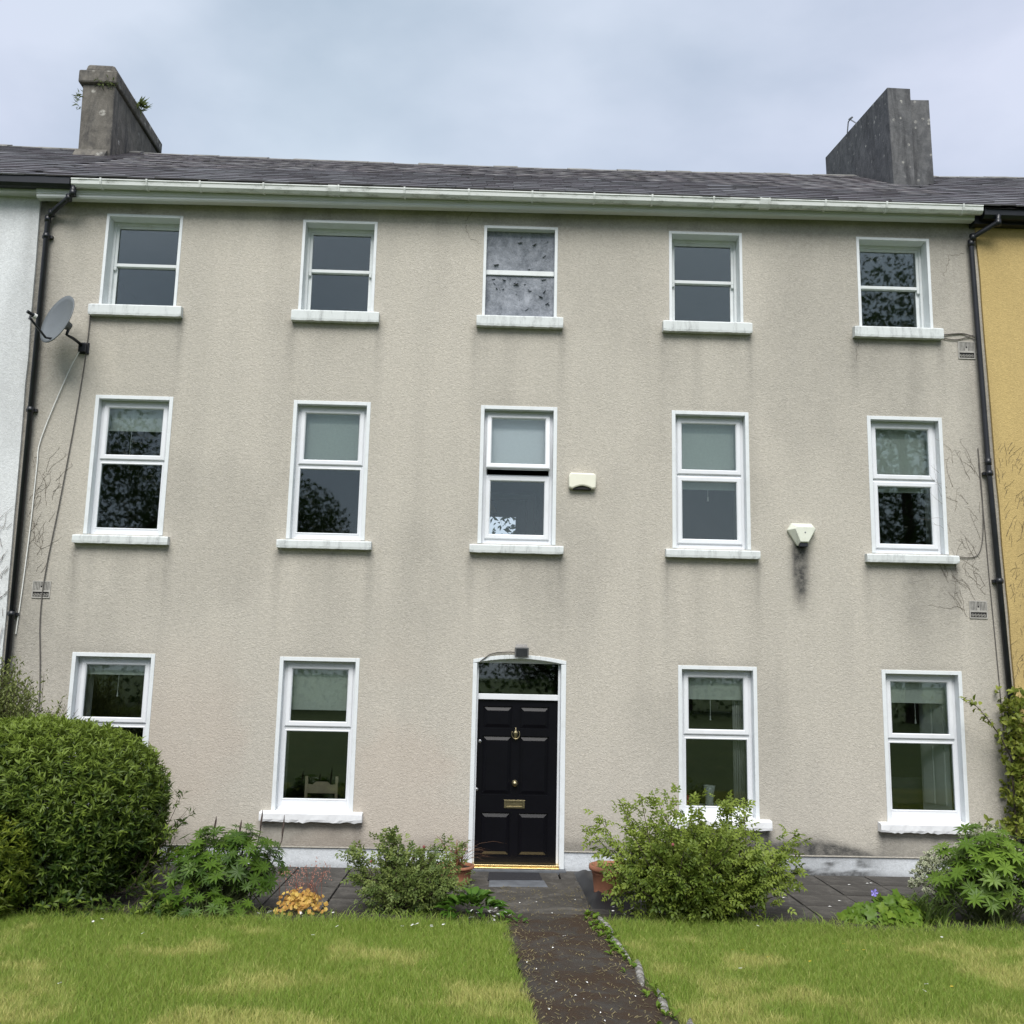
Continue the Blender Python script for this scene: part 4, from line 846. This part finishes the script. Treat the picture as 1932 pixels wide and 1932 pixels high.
stems(t, b0, tp, .005, TWIG, 'wisp', .05); q = RNG.uniform(.3, 1, (n_, 26)); P = (b0[:, None]*(1-q[..., None])+tp[:, None]*q[..., None]).reshape(-1, 3)+RNG.normal(0, .018, (n_*26, 3)); ax = norm(np.repeat(tp-b0, 26, 0))
scatter(t, leafshape(1, .34, .04, .08), P, ax*.6+perp(ax), ax, RNG.uniform(.018, .036, len(P)), np.clip(RNG.normal(.4, .25, len(P)), 0, 1), L_GREY, 0, 'wisp_foliage')
t = thing('shrub', 'loose leggy shoots leaning out at the right side of the big bush', 'shrub', (0, 0, 0), 'shrubs in the left bed'); n_ = 34
b0 = np.stack([RNG.uniform(-3.85, -3.55, n_), RNG.uniform(-2.4, -1.7, n_), RNG.uniform(.0, .5, n_)], 1); tp = b0+np.stack([RNG.uniform(.1, .62, n_), RNG.normal(-.05, .12, n_), RNG.uniform(.15, .75, n_)], 1); stems(t, b0, tp, .005, TWIG, bend=.08)
q = RNG.uniform(.25, 1, (n_, 7)); B = (b0[:, None]*(1-q[..., None])+tp[:, None]*q[..., None]).reshape(-1, 3)+RNG.normal(0, .02, (n_*7, 3)); P, D, U = shoots(len(B), B, np.repeat(norm(tp-b0), 7, 0)+RNG.normal(0, .3, B.shape), 5, .5, 1.3, .08)
scatter(t, leafshape(1, .24, .05, .18), P, D, U, .1*RNG.uniform(.6, 1.1, len(P)), np.clip(RNG.normal(.35, .2, len(P)), 0, 1), L_BUSH, 150)
# low growth under the big bush
t = thing('seedling', 'low dark seedlings under the edge of the big bush', 'plant', (0, 0, 0)); n_ = 90
B = np.stack([RNG.uniform(-4.4, -2.9, n_), RNG.uniform(-3.02, -2.72, n_), RNG.uniform(.02, .26, n_)], 1); P, D, U = shoots(n_, B, np.array([[0, -.3, 1.]])+RNG.normal(0, .3, (n_, 3)), 8, .6, 1.4)
scatter(t, leafshape(1, .36, .05, .14), P, D, U, RNG.uniform(.05, .095, len(P)), np.clip(RNG.normal(.35, .2, len(P)), 0, 1), L_BUSH, 120)

def lupin(label, c, R3, n, ls, mat, spikes, seed, grp='lupins in the beds', zlow=.04):
    t = thing('lupin', label, 'plant', (0, 0, 0), grp); c = np.array(c); r = np.random.default_rng(seed); d = norm(r.normal(size=(n*3, 3))); d = d[d[:, 2] > -.35][:n]
    rad_ = r.uniform(.55, 1., len(d))[:, None]; B = c+d*np.array(R3)*rad_; B = B[B[:, 2] > gzf(c[1])+zlow]; nr = norm((B-c)/np.array(R3))
    U = norm(nr*.8+np.array((0, -.25, .75))+r.normal(0, .22, B.shape)); q = norm(np.cross(U, r.normal(size=U.shape)))
    sz = ls*r.uniform(.65, 1.15, len(B)); scatter(t, palmate(9, 1, .23, 310, .16), B, q, U, sz, np.clip(r.normal(.5, .25, len(B)), 0, 1), mat, min(300, len(B)), 'foliage', 'leaf')
    b0 = np.stack([c[0]+r.normal(0, .12, len(B)), c[1]+r.normal(0, .08, len(B)), np.full(len(B), gzf(c[1]))], 1); stems(t, b0, B, .006, GREENST, 'stem', .08)
    for x, yy, z, h in spikes:
        s = MB(); s.tube([(c[0]+(x-c[0])*.6, yy, .1), (x, yy, z-.1)], .006, 5); s.tube([(x, yy, z-.1), (x+.004, yy, z), (x+.01, yy, z+h*.5), (x+.012, yy, z+h)], [.005, .011, .009, .002], 7); s.build('flower_spike', SPIKE, t)
    return t
lupin('dark green lupin with budding spikes left of the amber plant', (-2.62, -2.42, .40), (.60, .36, .48), 270, .12, L_LUP, [(-2.33, -2.2, .84, .13), (-2.78, -2.3, .82, .09), (-2.1, -2.2, .76, .16), (-2.52, -2.3, .80, .08)], 1)
lupin('low dark lupin leaves at the foot of the left lupin', (-2.75, -2.80, .12), (.66, .18, .19), 70, .10, L_LUP, [], 5)
lupin('bright green lupin with large hand-shaped leaves at the right', (5.22, -2.45, .42), (.60, .42, .58), 230, .15, L_LUP2, [], 2)
# heuchera
t = thing('heuchera', 'amber and orange leafed plant by the left lupin', 'plant', (0, 0, 0)); n_ = 300; a = RNG.uniform(0, 6.28, n_); rr = np.sqrt(RNG.random(n_))
P = np.stack([-1.81+.25*rr*np.cos(a), -2.55+.16*rr*np.sin(a), .05+.15*(1-rr**2)+.05*np.sin(a*3)*rr+RNG.uniform(-.05, .05, n_)+gzf(-2.55)], 1); U = norm(np.stack([rr*np.cos(a), rr*np.sin(a)-.5, .8-.3*rr], 1)+RNG.normal(0, .6, (n_, 3)))
scatter(t, lobed(7, 1, .16), P, np.cross(U, RNG.normal(size=U.shape)), U, RNG.uniform(.024, .05, n_), np.clip(RNG.normal(.5, .4, n_), 0, 1), L_HEU, n_)
n_ = 26; b0 = np.stack([RNG.normal(-1.8, .1, n_), RNG.normal(-2.5, .06, n_), np.full(n_, .15)], 1); tp = b0+np.stack([RNG.normal(.03, .09, n_), RNG.normal(0, .05, n_), RNG.uniform(.18, .36, n_)], 1)
stems(t, b0, tp, .0025, plain('red_stalk', (.22, .07, .05), .7), 'flower_stalk'); fm = MB()
for p in tp:
    for _ in range(7): q = p+RNG.normal(0, .02, 3)+(0, 0, RNG.uniform(-.1, .01)); fm.box(q[0]-.004, q[0]+.004, q[1]-.004, q[1]+.004, q[2]-.004, q[2]+.004)
fm.build('flowers', plain('coral_flower', (.42, .20, .15), .7), t, kind='stuff')
def rose(label, c, R3, nst, nl, ll, mat, singles, seed, shootsup=(), low=.15, name='rose_bush'):
    r = np.random.default_rng(seed); t = thing(name, label, 'rose bush', (0, 0, 0), 'rose bushes by the patio'); c = np.array(c); z0 = gzf(c[1])
    d = norm(r.normal(size=(nst*4, 3))*(1, 1, .9)+(0, 0, .35)); d = d[d[:, 2] > -.25][:nst]; tip = np.array((c[0], c[1], z0+R3[2]*.42))+d*np.array((R3[0], R3[1], R3[2]*.58))*r.uniform(.6, 1.0, (len(d), 1))
    base = np.stack([c[0]+r.normal(0, .08, len(d)), c[1]+r.normal(0, .06, len(d)), np.full(len(d), z0)], 1)
    if len(shootsup): tip = np.concatenate([tip, np.array(shootsup, float)]); base = np.concatenate([base, np.array([(s[0]*.55+c[0]*.45, c[1], z0+.25*R3[2]) for s in shootsup])])
    stems(t, base, tip, .008, TWIG, 'stem', .14)
    i = r.integers(0, len(tip), nl); q = r.uniform(low, 1, nl)**.7; P = base[i]*(1-q[:, None])+tip[i]*q[:, None]+r.normal(0, 1, (nl, 3))*np.array((.11, .09, .085))*(1.15-.75*q[:, None]); P[:, 2] = np.maximum(P[:, 2], z0+.05)
    if len(shootsup):
        s = len(shootsup); j = r.integers(len(tip)-s, len(tip), s*16); qq = r.uniform(.35, 1, s*16); P = np.concatenate([P, base[j]*(1-qq[:, None])+tip[j]*qq[:, None]+r.normal(0, .018, (s*16, 3))])
    o = norm(P-np.array((c[0], c[1], z0+.3*R3[2]))); D = norm(o+r.normal(0, .6, P.shape)+(0, 0, -.05)); U = norm(np.array((0, -.35, .9))+r.normal(0, .35, P.shape)); h = (P[:, 2]-z0)/R3[2]
    scatter(t, pinnate(5, 1, .58), P, D, U, ll*r.uniform(.6, 1.15, len(P)), np.clip(r.normal(.50, .26, len(P))+.1*h, 0, 1), mat, singles); return t
rose('large leafy rose bush between the terracotta pot and the lawn', (2.17, -2.5), (.98, .62, 1.0), 170, 6200, .125, L_ROSE, 300, 3, [(1.78, -2.25, 1.21), (1.46, -2.2, 1.08), (1.98, -2.2, 1.17), (2.25, -2.2, 1.16), (2.55, -2.2, 1.12), (2.75, -2.2, 1.06), (1.2, -2.2, .98), (1.10, -2.2, .85), (3.28, -2.2, .80), (3.15, -2.2, .62), (3.3, -2.25, .45), (2.62, -2.15, 1.12), (1.65, -2.2, 1.18)])
rose('straggly rose bush left of the door path', (-.78, -2.32), (.70, .36, .60), 60, 2000, .105, L_ROSE2, 200, 4, [(-1.38, -2.3, .60), (-1.32, -2.3, .63), (-.98, -2.3, .76), (-1.05, -2.3, .72), (-.9, -2.3, .72), (-.55, -2.2, .62), (-.42, -2.2, .66), (-.25, -2.2, .62), (-.95, -2.3, .78)])
bl = MB()
for p in ((-.62, -2.2, .62), (-1.15, -2.3, .48), (-.72, -2.25, .52), (-.42, -2.3, .35), (1.86, -2.9, .8)): bl.lathe((p[0], p[1], p[2]), [(.001, -.015), (.016, 0), (.012, .016), (.001, .022)], 8)
tag(bl.build('rosebuds', plain('dusky_bud', (.25, .07, .07), .7), kind='stuff'), 'dusky red rosebuds scattered on the rose stems', 'rosebuds')
# primrose clump, daisies
t = thing('primrose', 'bright green broad-leaved clump at the corner of the path', 'plant', (0, 0, 0)); n_ = 95; a = RNG.uniform(0, 6.28, n_); rr = np.sqrt(RNG.random(n_))
P = np.stack([-.10+.30*rr*np.cos(a), -2.62+.22*rr*np.sin(a), .05+.16*(1-rr)+RNG.uniform(0, .03, n_)+gzf(-2.62)], 1); D = norm(np.stack([np.cos(a), np.sin(a), .9-.7*rr], 1)+RNG.normal(0, .15, (n_, 3)))
scatter(t, ovalshape(1, .55, .10, .22), P, D, np.array((0, 0, 1.))+RNG.normal(0, .2, (n_, 3)), RNG.uniform(.10, .17, n_), np.clip(RNG.normal(.5, .25, n_), 0, 1), L_PRIM, n_)
n_ = 16; P = np.stack([RNG.uniform(.12, .42, n_), RNG.uniform(-2.95, -2.6, n_), RNG.uniform(.02, .05, n_)], 1); scatter(t, ovalshape(1, .6, .08, .15), P, np.stack([RNG.normal(.6, .6, n_), RNG.normal(0, .6, n_), np.full(n_, .25)], 1), np.tile((0, 0, 1.), (n_, 1)), RNG.uniform(.05, .09, n_), np.full(n_, .5), L_PRIM, n_)
def flowers(name, label, pts, r, mat, cat, centre=None):
    m = MB(); c_ = MB()
    for x, yy, z in pts:
        tl = RNG.normal(0, .3, 2)
        for k_ in range(8):
            a = k_*math.pi/4; dx, dy = math.cos(a), math.sin(a)*.75; b = (x, yy, z); w = r*.36
            up = lambda px, py: z+(px*tl[0]+py*tl[1])+.3*(-py)
            m.quad((x, yy, z), (x+dx*r*.6-dy*w, yy+dy*r*.6+dx*w, up(dx*r*.6, dy*r*.6)), (x+dx*r, yy+dy*r, up(dx*r, dy*r)), (x+dx*r*.6+dy*w, yy+dy*r*.6-dx*w, up(dx*r*.6, dy*r*.6)))
    return tag(m.build(name, mat, kind='stuff'), label, cat)
def gpts(n, xr, yr, h): return [(x, yy, gzf(yy)+hh) for x, yy, hh in zip(RNG.uniform(*xr, n), RNG.uniform(*yr, n), RNG.uniform(*h, n))]
flowers('daisies', 'small white daisies round the bright green clump and on the lawn edge', gpts(17, (-.15, .28), (-2.95, -2.72), (.05, .14))+gpts(8, (-.75, -.25), (-3.35, -3.15), (.05, .07))+gpts(9, (-2.3, -1.4), (-2.9, -2.75), (.04, .09))+gpts(14, (1.3, 2.2), (-2.7, -2.3), (.05, .12))+gpts(12, (-4.0, 4.5), (-6, -3), (.05, .07))+gpts(4, (-.3, -.15), (-2.5, -2.4), (.22, .3)), .016, PETAL, 'daisies')
flowers('buttercups', 'a few yellow buttercups in the lawn', gpts(7, (1.6, 3.6), (-6, -3.2), (.06, .08))+gpts(5, (-.95, -.75), (-2.6, -2.4), (.15, .3)), .014, PETALY, 'buttercups')
m = MB(); 
for x, yy, _ in gpts(17, (.2, 1.15), (-6.3, -.9), (0, 0)):
    s = RNG.uniform(.005, .016); a = RNG.uniform(0, 3); z = (gzf(yy)+.016) if yy < -2.33 else .018; c_, s_2 = math.cos(a)*s, math.sin(a)*s; m.quad((x-c_, yy-s_2, z), (x+s_2*.6, yy-c_*.6, z+.006), (x+c_, yy+s_2, z), (x-s_2*.6, yy+c_*.6, z+.008))
for x, yy, _ in gpts(10, (3.3, 4.9), (-1.9, -.4), (0, 0)): m.quad((x-.02, yy, .006), (x, yy-.014, .01), (x+.022, yy, .006), (x, yy+.012, .01))
lit = MB()
for x, yy, _ in gpts(2600, (.16, 1.36), (-6.6, -1.0), (0, 0)):
    u = x-pl(yy)
    if not 0 < u < .93 or (RNG.random() < .55 and .15 < u < .72): continue
    s = RNG.uniform(.004, .022); a = RNG.uniform(0, 3.14); z = (gzf(yy)+.011) if yy < -2.33 else .015; w = RNG.uniform(.0015, .004); c_, s_2 = math.cos(a), math.sin(a)
    lit.quad((x-c_*s-s_2*w, yy-s_2*s+c_*w, z), (x-c_*s+s_2*w, yy-s_2*s-c_*w, z), (x+c_*s+s_2*w, yy+s_2*s-c_*w, z+.008), (x+c_*s-s_2*w, yy+s_2*s+c_*w, z+.008))
lit.build('path_litter', plain('dry_litter', (.26, .215, .10), .9, 0, .45, 9), kind='stuff')
tag(m.build('fallen_petals', PETAL, kind='stuff'), 'white petals fallen on the path and paving', 'petals')
# pots
def pot(label, x, yy, r, h):
    t = thing('plant_pot', label, 'plant pot', (x, yy, 0), 'terracotta pots by the door')
    MB().lathe((0, 0, 0), [(.001, 0), (r*.72, 0), (r*.73, .02), (r*.76, .022), (r*.765, .035), (r*.75, .04), (r*.78, h*.2), (r*.80, h*.21), (r*.79, h*.24), (r*.86, h*.74), (r*.89, h*.76), (r*.87, h*.79), (r*.88, h*.84), (r*1.0, h*.86), (r*1.02, h*.9), (r*1.0, h), (r*.9, h), (r*.87, h*.85), (.001, h*.84)], 30).build('pot', TERRA, t, True)
    MB().lathe((0, 0, 0), [(r*.87, h*.86), (.001, h*.88)], 20).build('soil', SOIL, t); return t
pot('terracotta pot half hidden by the large rose bush', 1.43, -1.55, .25, .36)
pot('terracotta pot with bronze grass left of the doorstep', -.32, -.95, .22, .22)
def blades(parent, P, H, lean, w, mat, tone, name='blade', droop=.5, seg=5, joined=True):
    N = len(P); V = np.zeros((N, seg*2+1, 3)); a = RNG.uniform(0, 6.28, N); s = np.stack([-np.sin(a), np.cos(a), np.zeros(N)], 1)
    for i in range(seg+1):
        q = i/seg; p = P+lean*(q**(1+droop))[..., None] if False else P+lean*q**(1.6)
        p = p+np.stack([np.zeros(N), np.zeros(N), H*(q-droop*q*q*q)], 1)
        if i < seg: ww = (w*(1-q*.7))[:, None]; V[:, 2*i] = p-s*ww; V[:, 2*i+1] = p+s*ww
        else: V[:, -1] = p
    F = []
    for i in range(seg-1): F += [(2*i, 2*i+1, 2*i+3), (2*i, 2*i+3, 2*i+2)]
    F += [(2*seg-2, 2*seg-1, 2*seg)]; FF = (np.array(F)[None]+(np.arange(N)*(seg*2+1))[:, None, None]).reshape(-1, 3)
    return link(name, npmesh(name, V.reshape(-1, 3), FF, np.repeat(tone, seg*2+1)), mat, parent, True, kind='stuff')
t = thing('ornamental_grass', 'bronze strap-leaved grass in the pot left of the doorstep', 'plant', (0, 0, 0)); n_ = 60
P = np.stack([RNG.normal(-.32, .05, n_), RNG.normal(-.95, .04, n_), np.full(n_, .18)], 1); Ln = np.stack([RNG.normal(.1, .3, n_), RNG.normal(-.1, .15, n_), np.zeros(n_)], 1); H = RNG.uniform(.2, .55, n_); Ln[0] = (-.2, -.02, 0); H[0] = .62; Ln[1] = (.5, -.1, 0); Ln[2] = (.55, -.05, 0); Ln[3:9, 0] += .3
blades(t, P, H*1.15, Ln, np.full(n_, .008), L_BRONZE, RNG.random(n_), 'foliage', .5)
t = thing('pot_seedling', 'pale green weeds growing in the right terracotta pot', 'plant', (0, 0, 0)); n_ = 60; P = np.stack([RNG.normal(1.36, .09, n_), RNG.normal(-1.6, .08, n_), np.full(n_, .31)], 1); blades(t, P, RNG.uniform(.06, .2, n_), RNG.normal(0, .05, (n_, 3))*(1, 1, 0), np.full(n_, .004), L_GREY, RNG.random(n_), 'foliage', .4)
# black sheet by the pot
N = 22; V = []; F = []
for j in range(N):
    for i in range(N):
        u, v_ = i/(N-1), j/(N-1); x = 1.12+.62*u+.10*v_*0; yy = -.1-1.95*v_; e = min(u, 1-u, v_, 1-v_); z = .13*min(1, e*5)*(.55+.6*float(fbm(u*3, v_*4, 8)))+.02*float(fbm(u*9, v_*5, 2)); V.append((x+.05*float(vnoise(v_*4, 1, 3)), yy, z-.01))
F = [(j*N+i, j*N+i+1, (j+1)*N+i+1, (j+1)*N+i) for j in range(N-1) for i in range(N-1)]
tag(link('ground_sheet', npmesh('ground_sheet', V, F), PLASTIC, None, True), 'crumpled black sheet covering ground beside the door path', 'sheet')
# mat and slate wedge
tag(MB().hexa([(.06, -.80, .014), (.71, -.76, .014), (.69, -.36, .02), (.075, -.38, .02), (.06, -.80, .034), (.71, -.76, .034), (.69, -.36, .04), (.075, -.38, .04)]).build('door_mat', MATM, bev=.006), 'dark rubber mat on the ground before the black door', 'door mat')
tag(MB().hexa([(.06, -1.12, .0), (.77, -1.08, .0), (.74, -.77, .0), (.075, -.81, .0), (.08, -1.06, .028), (.74, -1.02, .028), (.725, -.78, .032), (.08, -.82, .032)]).build('stone_step', BLUESTONE, bev=.008), 'low grey stone slab in front of the door mat', 'step')
# right bed plants
t = thing('euonymus', 'white-variegated shrub at the wall behind the right lupin', 'shrub', (0, 0, 0)); rim = [.9, .9, .9, .9, .9, .9, -.3]
for cx, cy, cz_, rx, ry, rz_, n_ in ((5.05, -1.7, .33, .33, .3, .42, 420), (5.62, -1.6, .5, .42, .3, .58, 520)):
    d = norm(RNG.normal(size=(n_, 3))); d[:, 2] = np.abs(d[:, 2])*1.0-.35; B = np.array((cx, cy, cz_))+d*np.array((rx, ry, rz_))*RNG.uniform(.72, 1.05, (n_, 1)); P, D, U = shoots(n_, B, d*.7+np.array((0, -.1, .7)), 6, .5, 1.3, .04)
    scatter(t, ovalshape(1, .58, .05, .08), P, D, U, RNG.uniform(.028, .05, len(P)), np.clip(RNG.normal(.5, .25, len(P)), 0, 1), L_WHITE, 150, 'foliage', 'leaf', rim)
    stems(t, np.tile((cx, cy, .0), (20, 1))+RNG.normal(0, .05, (20, 3))*(1, 1, 0), B[:20], .006, TWIG)
t = thing('geranium', 'low lobed-leaf plant with one violet flower in the right bed', 'plant', (0, 0, 0)); n_ = 190; a = RNG.uniform(0, 6.28, n_); rr = np.sqrt(RNG.random(n_))
P = np.stack([4.1+.44*rr*np.cos(a), -2.5+.24*rr*np.sin(a), .05+.22*(1-rr**2)*(.55+.45*np.cos(a*.5)**2)+RNG.uniform(-.02, .03, n_)], 1); U = norm(np.stack([.6*rr*np.cos(a), .6*rr*np.sin(a)-.45, np.full(n_, .8)], 1)+RNG.normal(0, .25, (n_, 3)))
scatter(t, lobed(5, 1, .26), P, np.cross(U, RNG.normal(size=U.shape)), U, RNG.uniform(.07, .12, n_), np.clip(RNG.normal(.45, .25, n_), 0, 1), L_GER, n_)
m = MB(); fx, fy, fz = 4.03, -2.4, .285
for k_ in range(5):
    a = k_*1.2566; dx, dz = math.cos(a), math.sin(a); m.quad((fx, fy, fz), (fx+dx*.03-dz*.016, fy-.01, fz+dz*.03+dx*.016), (fx+dx*.042, fy-.004, fz+dz*.042), (fx+dx*.03+dz*.016, fy-.01, fz+dz*.03-dx*.016))
m.build('flower', PETALB, t); MB().tube([(fx, fy, fz), (fx+.02, fy, .1)], .003, 4).build('flower_stalk', GREENST, t)
t = thing('daylily', 'strap-leaved green clump between the geranium and the right lupin', 'plant', (0, 0, 0)); n_ = 130; P = np.stack([RNG.normal(4.53, .12, n_), RNG.normal(-2.42, .08, n_), np.full(n_, .02)], 1); Ln = np.stack([RNG.normal(0, .22, n_), RNG.normal(-.1, .14, n_), np.zeros(n_)], 1)
blades(t, P, RNG.uniform(.3, .5, n_), Ln, np.full(n_, .011), L_DAY, np.clip(RNG.normal(.45, .25, n_), 0, 1), 'foliage', .45)
# climber at the right downpipe
t = thing('climber', 'pale green leafy climber growing up the right downpipe', 'climbing plant', (0, 0, 0)); n_ = 420; q = RNG.random(n_); zc = .55+1.75*q; cx = 6.72+.12*np.sin(zc*2)-.05+np.where(zc > 1.2, .02, -.12)
B = np.stack([cx+RNG.normal(.14, .2, n_), -.25+RNG.normal(0, .12, n_), zc+RNG.normal(0, .08, n_)], 1); B = B[(B[:, 0] > 6.56+.12*np.abs(B[:, 2]-1.7)) | (B[:, 2] < .75)]
ax = norm(np.stack([B[:, 0]-6.9, B[:, 1]-.1, np.full(len(B), .35)], 1)+RNG.normal(0, .4, B.shape)); P, D, U = shoots(len(B), B, ax, 6, .5, 1.3, .1)
sp = np.array([(6.52, -.33, 1.76), (6.38, -.4, 1.92), (6.27, -.42, 2.05), (6.18, -.44, 2.14), (6.10, -.45, 2.2), (6.03, -.45, 2.24)]); ti = RNG.uniform(0, 4.99, 46); k0 = ti.astype(int); Bs = sp[k0]+(sp[k0+1]-sp[k0])*(ti-k0)[:, None]+RNG.normal(0, .02, (46, 3))
P = np.concatenate([P, Bs]); D = np.concatenate([D, RNG.normal(0, 1, (46, 3))+(-.4, -.2, .0)]); U = np.concatenate([U, np.tile((0, -.3, 1.), (46, 1))+RNG.normal(0, .3, (46, 3))])
scatter(t, ovalshape(1, .56, .08, .16), P, D, U, RNG.uniform(.05, .095, len(P)), np.clip(RNG.normal(.42, .26, len(P)), 0, 1), L_CLIMB, 300)
m = MB(); m.tube([(6.72, -.2, 0), (6.7, -.22, .8), (6.66, -.28, 1.5), *map(tuple, sp)], [.014, .012, .01, .008, .007, .006, .005, .004, .003], 5); m.tube([(6.8, -.2, 0), (6.85, -.25, 1.2), (6.9, -.25, 2.3)], [.014, .01, .005], 5); m.build('stem', TWIG, t)
# wall plants on the left chimney
def tuft(lab, p, n, l, up, seed):
    r = np.random.default_rng(seed); t = thing('wall_plant', lab, 'plant', (0, 0, 0), 'weeds on the left chimney'); P = np.array(p)+r.normal(0, .035, (n, 3)); D = norm(np.array(up)+r.normal(0, .55, (n, 3)))
    scatter(t, leafshape(1, .2, .03, .2), P, D, np.cross(D, r.normal(size=D.shape)), l*r.uniform(.5, 1.2, n), np.clip(r.normal(.3, .3, n), 0, 1), L_FERN, n)
tuft('spiky weed tuft on the right cap edge of the left chimney', (-6.70, 3.95, 12.66), 55, .19, (.6, -.1, .45), 1); tuft('drooping weed under the front cap of the left chimney', (-6.98, 2.95, 12.44), 26, .10, (.1, -.6, -.2), 2)
tuft('trailing weed at the front corner under the left chimney cap', (-6.84, 2.94, 12.44), 30, .10, (.2, -.6, -.2), 3); tuft('small weed on the left side of the left chimney', (-7.36, 3.0, 12.22), 20, .13, (-.8, -.2, .2), 4); tuft('lower small weed on the left side of the left chimney', (-7.35, 3.0, 12.05), 14, .12, (-.8, -.2, .0), 5)

# ---------------- grass
def lawn(n, x0, x1, y0, y1, seed):
    r = np.random.default_rng(seed); x = r.uniform(x0, x1, n); yy = r.uniform(y0, y1, n); k_ = (x < pl(yy)-.03+.05*(vnoise(yy*6, x*0, 3)-.5)) | (x > pl(yy)+.95+.05*(vnoise(yy*5, x*0, 7)-.5))
    edge = -2.92+.12*(vnoise(x*2.2, x*0, 12)-.5)+.5*sm(x, 1.1, 1.3)*sm(x, 3.7, 2.9); k_ &= (yy < edge) | (r.random(n) < .12); x, yy = x[k_], yy[k_]; n = len(x)
    patch = .75*sm(fbm(x*1.7+3, yy*2.1, 71, 5)+.10*sm(yy, -4, -6)-.16*sm(yy, -4.2, -3.2), .51, .72); tone = np.clip(patch*r.uniform(.2, 1.0, n)+r.normal(.06, .13, n)+(r.random(n) < .07)*.4, 0, 1)
    nearb = sm(yy, -3.5, -2.9); h = r.uniform(.035, .085, n)*(1+.9*nearb*r.random(n)); P = np.stack([x, yy, gz(yy)-.03], 1); Ln = np.stack([r.normal(0, .03, n), r.normal(0, .03, n), 0*x], 1)*(1+nearb)[:, None]
    return P, h, Ln, tone
P, h, Ln, tone = (np.concatenate(q) for q in zip(lawn(400000, -5.4, 6.3, -6.7, -2.75, 5), lawn(50000, -9, -5.4, -7.5, -2.75, 6), lawn(50000, 6.3, 10, -7.5, -2.75, 7)))
RNG = np.random.default_rng(99)
g = blades(None, P, h+.03, Ln, RNG.uniform(.0014, .0032, len(P)), L_GRASS, tone, 'grass', .25, 2); g['label'] = 'short green lawn grass with straw-coloured patches'
# weeds and long grass along the bed edge and path edge
n_ = 2600; x = RNG.uniform(-4.4, 5.6, n_); yy = RNG.uniform(-3.0, -2.55, n_); k_ = (x < .2) | (x > 1.25); x, yy = x[k_], yy[k_]
P = np.stack([x, yy, gz(yy)-.01], 1); g2 = blades(None, P, RNG.uniform(.07, .24, len(x))*RNG.uniform(.5, 1, len(x)), RNG.normal(0, .07, (len(x), 3))*(1, 1, 0), np.full(len(x), .0042), L_GRASS, np.clip(RNG.normal(.08, .12, len(x)), 0, 1), 'long_grass', .4, 3); g2['label'] = 'longer rough grass along the flower bed edge'
t = thing('weeds', 'small leafy weeds along the stone edging of the path', 'weeds', (0, 0, 0)); n_ = 70; yy = RNG.uniform(-6.5, -2.3, n_); yy[:45] = RNG.uniform(-4.2, -2.3, 45); B = np.stack([pl(yy)+.88+RNG.normal(0, .045, n_), yy, gz(yy)+.02], 1); P, D, U = shoots(n_, B, np.tile((0, 0, 1.), (n_, 1)), 6, .6, 1.4, .01)
scatter(t, ovalshape(1, .45, .06, .15), P, D, U, RNG.uniform(.025, .075, len(P)), np.clip(RNG.normal(.5, .25, len(P)), 0, 1), L_GER, 200)
# ---------------- trees across the road, mirrored in the panes
m = MB(); Pw = []; r = np.random.default_rng(8)
for x, yy, h_, w in ((-30, -34, 17, 7), (-20, -36, 16, 7), (-11, -40, 13, 5), (-3, -44, 9.5, 5), (4, -44, 8.5, 5), (11, -42, 10, 5), (19, -31, 23, 7.5), (27, -36, 15, 6), (36, -38, 14, 6), (-40, -40, 15, 7), (47, -42, 14, 7)):
    m.tube([(x, yy, 0), (x+.2, yy, h_*.4), (x-.2, yy, h_*.8)], [.4, .28, .08], 7)
    for _ in range(9):
        a = r.uniform(0, 6.28); z = r.uniform(.3, .75)*h_; m.tube([(x, yy, z), (x+math.cos(a)*w*.45, yy+math.sin(a)*w*.4, z+h_*.13), (x+math.cos(a)*w*.75, yy+math.sin(a)*w*.6, z+h_*.2)], [.14, .09, .03], 5)
    nn = 13000 if x != 19 else 17000; d = norm(r.normal(size=(nn, 3)))*r.uniform(.45, 1, (nn, 1)); Pw.append(np.array((x, yy, h_*.58))+d*np.array((w*.8, w*.7, h_*.42)))
hx = np.stack([r.uniform(-50, 50, 9000), r.uniform(-33, -29, 9000), r.uniform(.7, 3.4, 9000)], 1); Pw = np.concatenate(Pw+[hx])
wd = m.build('woodland', TWIG, kind='stuff'); wd['label'] = 'far-off trees across the garden, mirrored in the window panes'
scatter(wd, leafshape(1, .6, .1, .1), Pw, r.normal(size=Pw.shape), r.normal(size=Pw.shape), r.uniform(.14, .34, len(Pw)), r.random(len(Pw)), L_WOOD, 0)
# tree seen through the landing window
t = thing('tree', 'leafy branches seen through the far landing window', 'tree', (-.6, 9, 0)); m = MB(); m.tube([(0, 0, 0), (.1, 0, 3), (.3, 0, 8)], [.18, .13, .03], 7); m.build('trunk', TWIG, t)
P = np.stack([r.normal(.5, 1.1, 3200), r.normal(0, .8, 3200), r.uniform(3, 9, 3200)], 1); scatter(t, leafshape(1, .4), P, r.normal(size=P.shape), r.normal(size=P.shape), r.uniform(.10, .24, 3200), r.random(3200), L_WOOD, 0, 'crown')
